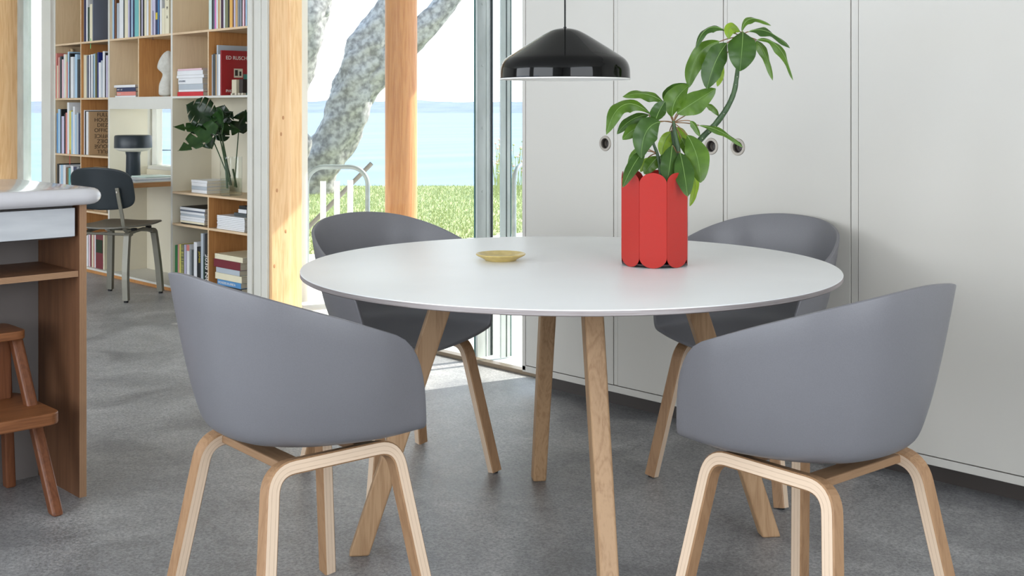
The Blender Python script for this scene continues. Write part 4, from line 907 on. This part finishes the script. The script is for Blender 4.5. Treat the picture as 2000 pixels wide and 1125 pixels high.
# local frame: local +y points away from camera, turned a little
tabyaw = math.atan2(SN, CS)+math.radians(7)
tb = thing('round_table', 'round white table with splayed oak legs in front of the wardrobe', 'table', (TC.x, TC.y, 0), tabyaw)
TT = .74; TK = .0145; RT = .70
b_ = MB().lathe([(0, TT-TK), (RT-.003, TT-TK), (RT, TT-TK+.002), (RT, TT-.0025)], 160, k=1); b_.lathe([(RT, TT-.0025), (RT-.001, TT-.0004), (RT-.0025, TT), (0, TT)], 160, k=0)
b_.build('tabletop', [M_lamin, M_tedge], tb, smooth=True)
for k in range(4):
    a = k*PI/2; r0, r1 = .55, .31
    dr_ = Vector((cos(a), sin(a), 0)); tn = Vector((-sin(a), cos(a), 0)); v = []
    for r, z, w_, h_ in ((r0, 0, .026, .021), (r1, TT-TK-.0005, .029, .0235)):
        for aa, bb in ((-1, -1), (1, -1), (1, 1), (-1, 1)): v.append(dr_*(r+aa*w_)+tn*bb*h_+Vector((0, 0, z)))
    o = obj('leg', v, [(0, 1, 5, 4), (1, 2, 6, 5), (2, 3, 7, 6), (3, 0, 4, 7), (3, 2, 1, 0), (4, 5, 6, 7)], M_oak, tb)
    bv = o.modifiers.new('b', 'BEVEL'); bv.width = .006; bv.segments = 3
for a in (0, PI/2):
    dr_ = Vector((cos(a), sin(a), 0)); tn = Vector((-sin(a), cos(a), 0)); v = []; zt_ = TT-TK-.0006; zb_ = zt_-(.022 if a == 0 else .0218)
    for e in (-1, 1):
        for s, z in ((-1, zb_), (1, zb_), (1, zt_), (-1, zt_)): v.append(dr_*e*.30+tn*s*.022+Vector((0, 0, z)))
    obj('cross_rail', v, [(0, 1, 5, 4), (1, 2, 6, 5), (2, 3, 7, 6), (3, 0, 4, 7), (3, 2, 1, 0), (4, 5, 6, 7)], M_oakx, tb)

# plate
pc = W(978, 506, 3.18); 
pt = MB().lathe([(0, .0), (.042, .0), (.044, .003), (.0655, .0135), (.068, .0165), (.0665, .0185), (.063, .0175), (.045, .0085), (0, .0075)], 72).build('small_plate', M_plate, smooth=True)
pt.location = (pc.x, pc.y, TT+.0005); tag(pt, 'small mustard yellow ceramic plate on the white round table', 'plate')

# ================================================================= PENDANT
PC_ = camxy((1103.5-1000)/F*3.15, 3.15); zb = CZ-(153-HZ)/F*3.15
pen = thing('pendant_lamp', 'glossy black dome pendant lamp hanging above the round table', 'pendant lamp', (PC_.x, PC_.y, zb))
prof = [(.1745, 0), (.1755, .0015), (.1750, .020), (.1735, .030), (.170, .040), (.164, .049), (.155, .057), (.13, .0735), (.10, .0925), (.07, .111), (.05, .1225), (.035, .1295), (.02, .1335), (.008, .1350), (0, .1352)]
b_ = MB(); b_.lathe(catmull([Vector((r, z, 0)) for r, z in prof], 4) and [(p.x, p.y) for p in catmull([Vector((r, z, 0)) for r, z in prof], 4)], 128, k=0)
b_.build('lamp_shade', M_black, pen, smooth=True, auto=False)
b_ = MB(); b_.lathe([(.1756, -.0005), (.1756, -.0035), (.1735, -.0035), (.1732, .018), (.168, .037), (.154, .0545), (.10, .09), (.05, .119), (0, .13)], 96); b_.build('inner_reflector', M_lampin, pen, smooth=True)
MB().tube([(0, 0, .132), (0, 0, 2.75-zb)], .0024, 8).build('cord', M_cord, pen)
MB().lathe([(0, .134), (.0045, .134), (.0040, .1375), (.003, .139), (0, .139)], 16).build('cord_grip', M_cord, pen, smooth=True)
MB().lathe([(0, .055), (.02, .06), (.03, .08), (.02, .1), (0, .105)], 20).build('bulb', M_lampin, pen, smooth=True)

# ================================================================= ARMCHAIRS
def bspline(ctrl, n):
    P = [Vector(c) for c in ctrl]; k = 3; m_ = len(P); U_ = [0]*4+[i/(m_-3) for i in range(1, m_-3)]+[1]*4
    out = []
    for q in range(n):
        t = min(q/(n-1), 1-1e-9); N = [1.0 if U_[i] <= t < U_[i+1] else 0.0 for i in range(len(U_)-1)]
        for d in range(1, k+1):
            N = [((t-U_[i])/(U_[i+d]-U_[i])*N[i] if U_[i+d] > U_[i] else 0)+((U_[i+d+1]-t)/(U_[i+d+1]-U_[i+1])*N[i+1] if U_[i+d+1] > U_[i+1] else 0) for i in range(len(N)-1)]
        out.append(sum((P[i]*N[i] for i in range(m_)), Vector((0, 0, 0))))
    return out
KR = [(0, -.262, .806), (.130, -.243, .795), (.218, -.168, .767), (.262, -.055, .728), (.273, .035, .695), (.270, .078, .679)]
KC = [(0, -.232, .596), (.121, -.210, .592), (.206, -.137, .584), (.247, -.036, .572), (.262, .055, .572), (.263, .150, .650)]
KB = [(0, -.186, .438), (.097, -.166, .438), (.165, -.100, .440), (.204, -.015, .444), (.226, .070, .452), (.229, .184, .462)]
KA = [(0, .03, .440), (.05, .045, .440), (.095, .065, .440), (.115, .108, .439), (.13, .155, .435), (.12, .210, .432)]
WB = [.35, .35, .35, .30, .16, .0]
KD = [tuple(b[q]*(1-w_)+c[q]*w_ for q in range(3)) for b, c, w_ in zip(KB, KC, WB)]
O_ = (0, .224, .420)
def keyed(K, n):
    # mirror first key so the curve is smooth over the centre line
    P = [Vector((-K[1][0], K[1][1], K[1][2]))]+[Vector(k) for k in K]; c = catmull(P, n)[n:]; return c
def make_shell():
    n = 6; r, c, b, a, d_ = (keyed(K, n) for K in (KR, KC, KB, KA, KD)); cols = []
    NV = 26
    for i in range(len(r)): cols.append(bspline([O_, a[i], b[i], d_[i], c[i], r[i]], NV))
    full = [[Vector((-p.x, p.y, p.z)) for p in col] for col in cols[:0:-1]]+cols
    v = [Vector(O_)]; f = []
    for col in full: v += col[1:]
    m_ = NV-1
    for i in range(len(full)-1):
        a0 = 1+i*m_; a1 = 1+(i+1)*m_
        f.append((0, a0, a1))
        for j in range(m_-1): f.append((a0+j, a0+j+1, a1+j+1, a1+j))
    return v, f
def sweep(path, nrm, wout, tin, name, par):
    """laminated bent leg: path in a plane with normal nrm; side faces show the ply layers"""
    P = [Vector(p) for p in path]; nrm = Vector(nrm).normalized(); v = []; uv = []; f = []; mi = []; L = [0]
    for i in range(1, len(P)): L.append(L[-1]+(P[i]-P[i-1]).length)
    ch = .003
    sec = [(-1, -1, 0, 1), (1, -1, 0, 1)]
    # section corners (n = out of plane, t = in plane) with small chamfers
    S = [(-wout/2+ch, -tin/2), (wout/2-ch, -tin/2), (wout/2, -tin/2+ch), (wout/2, tin/2-ch), (wout/2-ch, tin/2), (-wout/2+ch, tin/2), (-wout/2, tin/2-ch), (-wout/2, -tin/2+ch)]
    kind = [0, 0, 1, 0, 0, 0, 1, 0]
    for i, p in enumerate(P):
        t = (P[min(i+1, len(P)-1)]-P[max(i-1, 0)]).normalized(); q = nrm.cross(t).normalized()
        for a, b in S: v.append(p+nrm*a+q*b)
    for i in range(len(P)-1):
        for j in range(8):
            k = (j+1) % 8; f.append((i*8+j, i*8+k, (i+1)*8+k, (i+1)*8+j)); mi.append(kind[j])
            vj = (S[j][1]+tin/2)/tin; vk = (S[k][1]+tin/2)/tin
            uv.append([(L[i]*5, vj), (L[i]*5, vk), (L[i+1]*5, vk), (L[i+1]*5, vj)])
    for base, rev in ((0, True), ((len(P)-1)*8, False)):
        ff = tuple(base+j for j in range(8)); f.append(ff[::-1] if rev else ff); mi.append(0); uv.append([(0, 0)]*8)
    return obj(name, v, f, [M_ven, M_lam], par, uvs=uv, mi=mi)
def ufillet(pts, rads, n=8):
    out = [Vector(pts[0])]
    for i in range(1, len(pts)-1):
        p0, p1, p2 = Vector(pts[i-1]), Vector(pts[i]), Vector(pts[i+1]); a = (p0-p1).normalized(); b = (p2-p1).normalized()
        ang = a.angle(b); d = rads[i-1]/math.tan(ang/2)
        out += bez(p1+a*d, p1+(a+b)*0+Vector((0, 0, 0)), p1+b*d, n)
    out.append(Vector(pts[-1])); return out
shell_v, shell_f = make_shell()
SH = .152; FY = .208; FX = .225; SY = .150; HT = .411
def make_chair(label, loc, yaw, group='grey bucket armchairs around the round table'):
    t = thing('armchair', label, 'chair', loc, yaw, group)
    o = obj('seat_shell', shell_v, shell_f, M_shell, t, smooth=True)
    s = o.modifiers.new('s', 'SOLIDIFY'); s.thickness = .0095; s.offset = 0.0; s.use_even_offset = False
    b = o.modifiers.new('b', 'BEVEL'); b.width = .0028; b.segments = 2; b.limit_method = 'ANGLE'; b.angle_limit = 1.0
    for sg in (-1, 1):
        A = Vector((sg*FX, FY, 0.004)); Bq = Vector((sg*SH, SY, HT)); Cq = Vector((sg*SH, -SY, HT)); Dq = Vector((sg*FX, -FY, 0.004))
        nrm = (Bq-A).cross(Cq-Bq).normalized()
        pth = [A]+[A+(Bq-A)*k/5 for k in range(1, 4)]; pth = ufillet([A, Bq, Cq, Dq], [.055, .055], 9)
        sweep(pth, nrm, .036, .030, 'leg_frame', t)
        for q in (A, Dq): MB().lathe([(0, 0), (.010, 0), (.010, .005), (0, .005)], 10, (q.x, q.y)).build('foot_glide', M_cord, t)
    for y in (-.095, .095):
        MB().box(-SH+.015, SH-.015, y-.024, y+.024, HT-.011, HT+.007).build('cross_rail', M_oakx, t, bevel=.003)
        for sx2 in (-.105, .105):
            MB().lathe([(0, HT-.0125), (.0045, HT-.0125), (.0045, HT-.015), (0, HT-.015)], 10, (sx2, y)).build('bolt', M_nickel, t)
    return t
def place(X, Y, fx, fy, label):
    p = camxy(X, Y); d = camxy(fx, fy); return make_chair(label, (p.x, p.y, 0), math.atan2(-d.x, d.y))
ch1 = place(-.475, 2.60, .77, .64, 'grey bucket armchair front left, showing its curved outer side')
ch2 = place(.645, 2.485, -.635, .775, 'grey bucket armchair front right before the wardrobe')
ch3 = place(-.36, 3.73, .62, -.78, 'grey bucket armchair at the window, rear left of the table')
ch4 = place(.744, 3.67, -.66, -.75, 'grey bucket armchair between table and wardrobe, rear right')

# ================================================================= PLANTER AND PLANT
PX = camxy((1279-1000)/F*3.095, 3.095)
pln = thing('planter', 'red scalloped metal planter on the white round table', 'planter', (PX.x, PX.y, TT+.0005), math.atan2(SN, CS)+math.radians(-10))
ap = .0857; pw = .0700; H_ = .246
for k in range(8):
    a = -PI/2+k*PI/4; n = Vector((cos(a), sin(a), 0)); tn = Vector((-sin(a), cos(a), 0)); hw = pw/2; out = []
    zc0 = hw*.78; zc1 = H_-hw*.78
    for i in range(17): aa = PI+PI*i/16; out.append((hw*cos(aa), zc0+hw*.78*sin(aa)))
    for i in range(17): aa = PI*i/16; out.append((hw*cos(aa), zc1+hw*.78*sin(aa)))
    m_ = len(out); v = [n*(ap-.0011)+tn*x+Vector((0, 0, z)) for x, z in out]+[n*ap+tn*x+Vector((0, 0, z)) for x, z in out]
    f = [tuple(range(m_))[::-1], tuple(range(m_, 2*m_))]+[(i, (i+1) % m_, m_+(i+1) % m_, m_+i) for i in range(m_)]
    o = obj('panel', v, f, M_red, pln)
oct_ = [((ap-.0015)/cos(PI/8)*cos(PI/8+k*PI/4), (ap-.0015)/cos(PI/8)*sin(PI/8+k*PI/4)) for k in range(8)]
MB().prism(oct_, .006, .010).build('base_plate', M_redend, pln)
pot = MB().lathe([(0, .011), (.066, .011), (.078, .19), (.076, .19), (.064, .015), (0, .015)], 32).build('inner_pot', M_redend, pln, smooth=True)
MB().lathe([(0, .178), (.073, .176)], 24).build('soil', M_soil, pln)
plant = thing('potted_plant', 'leafy green potted plant with a long arching stem in the red planter', 'plant', (PX.x, PX.y, TT+.17)); pof = Vector((PX.x, PX.y, TT+.17))
D0 = 3.095
def stemtube(pts, rads, name='stem'):
    P = [W(px, py, D0+dz) for px, py, dz in pts]; path = catmull(P, 6); rr = []
    for i in range(len(P)-1):
        for j in range(6): rr.append((rads[i]*(1-j/6)+rads[i+1]*j/6)*(1+.05*sin(i*3+j)))
    rr.append(rads[-1]); return MB().tube([p-pof for p in path], rr, 12).build(name, M_stem, plant, smooth=True)
stemtube([(1300, 368, .01), (1325, 330, .02), (1347, 298, .02), (1372, 268, .02), (1396, 244, .01), (1418, 214, 0), (1433, 182, 0), (1439, 150, 0), (1443, 110, .01), (1448, 78, .01)], [.009, .0088, .0085, .0082, .0078, .0075, .0068, .006, .005, .004])
stemtube([(1305, 368, 0), (1322, 320, 0), (1325, 296, 0), (1319, 262, 0), (1315, 236, 0)], [.007, .0065, .006, .0055, .004])
stemtube([(1292, 368, -.01), (1289, 330, -.01), (1284, 302, -.01), (1276, 280, -.01), (1272, 262, -.01), (1268, 238, -.01)], [.005, .0045, .0042, .004, .0035, .003])
stemtube([(1310, 360, .02), (1318, 300, .03), (1314, 270, .03), (1312, 255, .03)], [.005, .0045, .004, .003])
nub = MB()
for px, py in ((1414, 222), (1397, 247), (1385, 258), (1372, 270), (1428, 196), (1440, 150), (1437, 165)):
    p = W(px, py, D0-.006)-pof; nub.lathe([(0, p.z-.0015), (.0018, p.z), (0, p.z+.0015)], 6, (p.x, p.y))
nub.build('leaf_scar', mat('scar_white', (.6, .6, .45), .6), plant)
HUB = {'U': (1448, 72, .01), 'A': (1315, 240, 0), 'B': (1270, 240, -.01), 'C': (1322, 300, 0), 'D': (1283, 300, -.01)}
def leaf(base, mid, tip, wpx, roll=.3, dz=(0, 0, 0), m=M_leaf, hub=None, fold=.25, wav=.5, pk=.45):
    a, b_, c = W(*base, D0+dz[0]), W(*mid, D0+dz[1]), W(*tip, D0+dz[2]); ctrl = b_*2-(a+c)/2
    N = 22; path = bez(a, ctrl, c, N); K = 9; v = []; f = []; uv = []; mi = []
    view = Vector((-SN, CS, 0)); wd = wpx*D0/F/2; ph = random.uniform(0, 6)
    prev = None
    for i, p in enumerate(path):
        s = i/(N-1); t = (path[min(i+1, N-1)]-path[max(i-1, 0)]).normalized()
        sd_ = t.cross(view)
        if sd_.length < .2: sd_ = t.cross(Vector((0, 0, 1)))
        sd_.normalize()
        if prev is not None and sd_.dot(prev) < 0: sd_ = -sd_
        prev = sd_.copy()
        sd_ = Matrix.Rotation(roll, 3, t) @ sd_; nn = sd_.cross(t).normalized()
        x = s; e = (x/pk)**.85 if x < pk else 1; wv = math.sin(PI/2*min(1, e))**.9 if x < pk else math.cos(PI/2*((x-pk)/(1-pk)))**.62
        wv = max(wv, .03)
        for k in range(K):
            g_ = -1+2*k/(K-1); ed = abs(g_)**2
            v.append(p+sd_*wd*wv*g_*(1+.12*wav*sin(10*s+ph+(1.3 if g_ > 0 else 0)))+nn*(fold*wd*wv*abs(g_)+wav*.30*wd*ed*sin(12*s+ph+(2 if g_ > 0 else 0))*wv+.03*wd*sin(34*s+ph)*abs(g_)*wv)-pof)
    for i in range(N-1):
        for k in range(K-1): f.append((i*K+k, i*K+k+1, (i+1)*K+k+1, (i+1)*K+k)); mi.append(0)
    # midrib ridge on both sides
    bb = len(v)
    for i, p in enumerate(path):
        t = (path[min(i+1, N-1)]-path[max(i-1, 0)]).normalized(); sd_ = (v[i*K+5]-v[i*K+3]).normalized(); nn = sd_.cross(t).normalized(); r_ = .0011*(1-.7*i/(N-1))
        for q in (sd_*r_, nn*r_*1.2, -sd_*r_, -nn*r_*1.2): v.append(p-pof+q)
    for i in range(N-1):
        for j in range(4): f.append((bb+i*4+j, bb+i*4+(j+1) % 4, bb+(i+1)*4+(j+1) % 4, bb+(i+1)*4+j)); mi.append(1)
    if hub:
        h = W(HUB[hub][0], HUB[hub][1], D0+HUB[hub][2]); mb = MB(); mdp = (h+a)/2+Vector((0, 0, .006)); mb.tube([p-pof for p in bez(h, mdp, a, 7)], [.0016]*7, 6)
        b3 = len(v); v += mb.v; f += [tuple(b3+i for i in q) for q in mb.f]; mi += [2]*len(mb.f)
    o = obj('leaf', v, f, [m, M_vein, M_pet], plant, smooth=True, mi=mi)
    return o
G, Dk, Lt = M_leaf, M_leafd, M_leafl
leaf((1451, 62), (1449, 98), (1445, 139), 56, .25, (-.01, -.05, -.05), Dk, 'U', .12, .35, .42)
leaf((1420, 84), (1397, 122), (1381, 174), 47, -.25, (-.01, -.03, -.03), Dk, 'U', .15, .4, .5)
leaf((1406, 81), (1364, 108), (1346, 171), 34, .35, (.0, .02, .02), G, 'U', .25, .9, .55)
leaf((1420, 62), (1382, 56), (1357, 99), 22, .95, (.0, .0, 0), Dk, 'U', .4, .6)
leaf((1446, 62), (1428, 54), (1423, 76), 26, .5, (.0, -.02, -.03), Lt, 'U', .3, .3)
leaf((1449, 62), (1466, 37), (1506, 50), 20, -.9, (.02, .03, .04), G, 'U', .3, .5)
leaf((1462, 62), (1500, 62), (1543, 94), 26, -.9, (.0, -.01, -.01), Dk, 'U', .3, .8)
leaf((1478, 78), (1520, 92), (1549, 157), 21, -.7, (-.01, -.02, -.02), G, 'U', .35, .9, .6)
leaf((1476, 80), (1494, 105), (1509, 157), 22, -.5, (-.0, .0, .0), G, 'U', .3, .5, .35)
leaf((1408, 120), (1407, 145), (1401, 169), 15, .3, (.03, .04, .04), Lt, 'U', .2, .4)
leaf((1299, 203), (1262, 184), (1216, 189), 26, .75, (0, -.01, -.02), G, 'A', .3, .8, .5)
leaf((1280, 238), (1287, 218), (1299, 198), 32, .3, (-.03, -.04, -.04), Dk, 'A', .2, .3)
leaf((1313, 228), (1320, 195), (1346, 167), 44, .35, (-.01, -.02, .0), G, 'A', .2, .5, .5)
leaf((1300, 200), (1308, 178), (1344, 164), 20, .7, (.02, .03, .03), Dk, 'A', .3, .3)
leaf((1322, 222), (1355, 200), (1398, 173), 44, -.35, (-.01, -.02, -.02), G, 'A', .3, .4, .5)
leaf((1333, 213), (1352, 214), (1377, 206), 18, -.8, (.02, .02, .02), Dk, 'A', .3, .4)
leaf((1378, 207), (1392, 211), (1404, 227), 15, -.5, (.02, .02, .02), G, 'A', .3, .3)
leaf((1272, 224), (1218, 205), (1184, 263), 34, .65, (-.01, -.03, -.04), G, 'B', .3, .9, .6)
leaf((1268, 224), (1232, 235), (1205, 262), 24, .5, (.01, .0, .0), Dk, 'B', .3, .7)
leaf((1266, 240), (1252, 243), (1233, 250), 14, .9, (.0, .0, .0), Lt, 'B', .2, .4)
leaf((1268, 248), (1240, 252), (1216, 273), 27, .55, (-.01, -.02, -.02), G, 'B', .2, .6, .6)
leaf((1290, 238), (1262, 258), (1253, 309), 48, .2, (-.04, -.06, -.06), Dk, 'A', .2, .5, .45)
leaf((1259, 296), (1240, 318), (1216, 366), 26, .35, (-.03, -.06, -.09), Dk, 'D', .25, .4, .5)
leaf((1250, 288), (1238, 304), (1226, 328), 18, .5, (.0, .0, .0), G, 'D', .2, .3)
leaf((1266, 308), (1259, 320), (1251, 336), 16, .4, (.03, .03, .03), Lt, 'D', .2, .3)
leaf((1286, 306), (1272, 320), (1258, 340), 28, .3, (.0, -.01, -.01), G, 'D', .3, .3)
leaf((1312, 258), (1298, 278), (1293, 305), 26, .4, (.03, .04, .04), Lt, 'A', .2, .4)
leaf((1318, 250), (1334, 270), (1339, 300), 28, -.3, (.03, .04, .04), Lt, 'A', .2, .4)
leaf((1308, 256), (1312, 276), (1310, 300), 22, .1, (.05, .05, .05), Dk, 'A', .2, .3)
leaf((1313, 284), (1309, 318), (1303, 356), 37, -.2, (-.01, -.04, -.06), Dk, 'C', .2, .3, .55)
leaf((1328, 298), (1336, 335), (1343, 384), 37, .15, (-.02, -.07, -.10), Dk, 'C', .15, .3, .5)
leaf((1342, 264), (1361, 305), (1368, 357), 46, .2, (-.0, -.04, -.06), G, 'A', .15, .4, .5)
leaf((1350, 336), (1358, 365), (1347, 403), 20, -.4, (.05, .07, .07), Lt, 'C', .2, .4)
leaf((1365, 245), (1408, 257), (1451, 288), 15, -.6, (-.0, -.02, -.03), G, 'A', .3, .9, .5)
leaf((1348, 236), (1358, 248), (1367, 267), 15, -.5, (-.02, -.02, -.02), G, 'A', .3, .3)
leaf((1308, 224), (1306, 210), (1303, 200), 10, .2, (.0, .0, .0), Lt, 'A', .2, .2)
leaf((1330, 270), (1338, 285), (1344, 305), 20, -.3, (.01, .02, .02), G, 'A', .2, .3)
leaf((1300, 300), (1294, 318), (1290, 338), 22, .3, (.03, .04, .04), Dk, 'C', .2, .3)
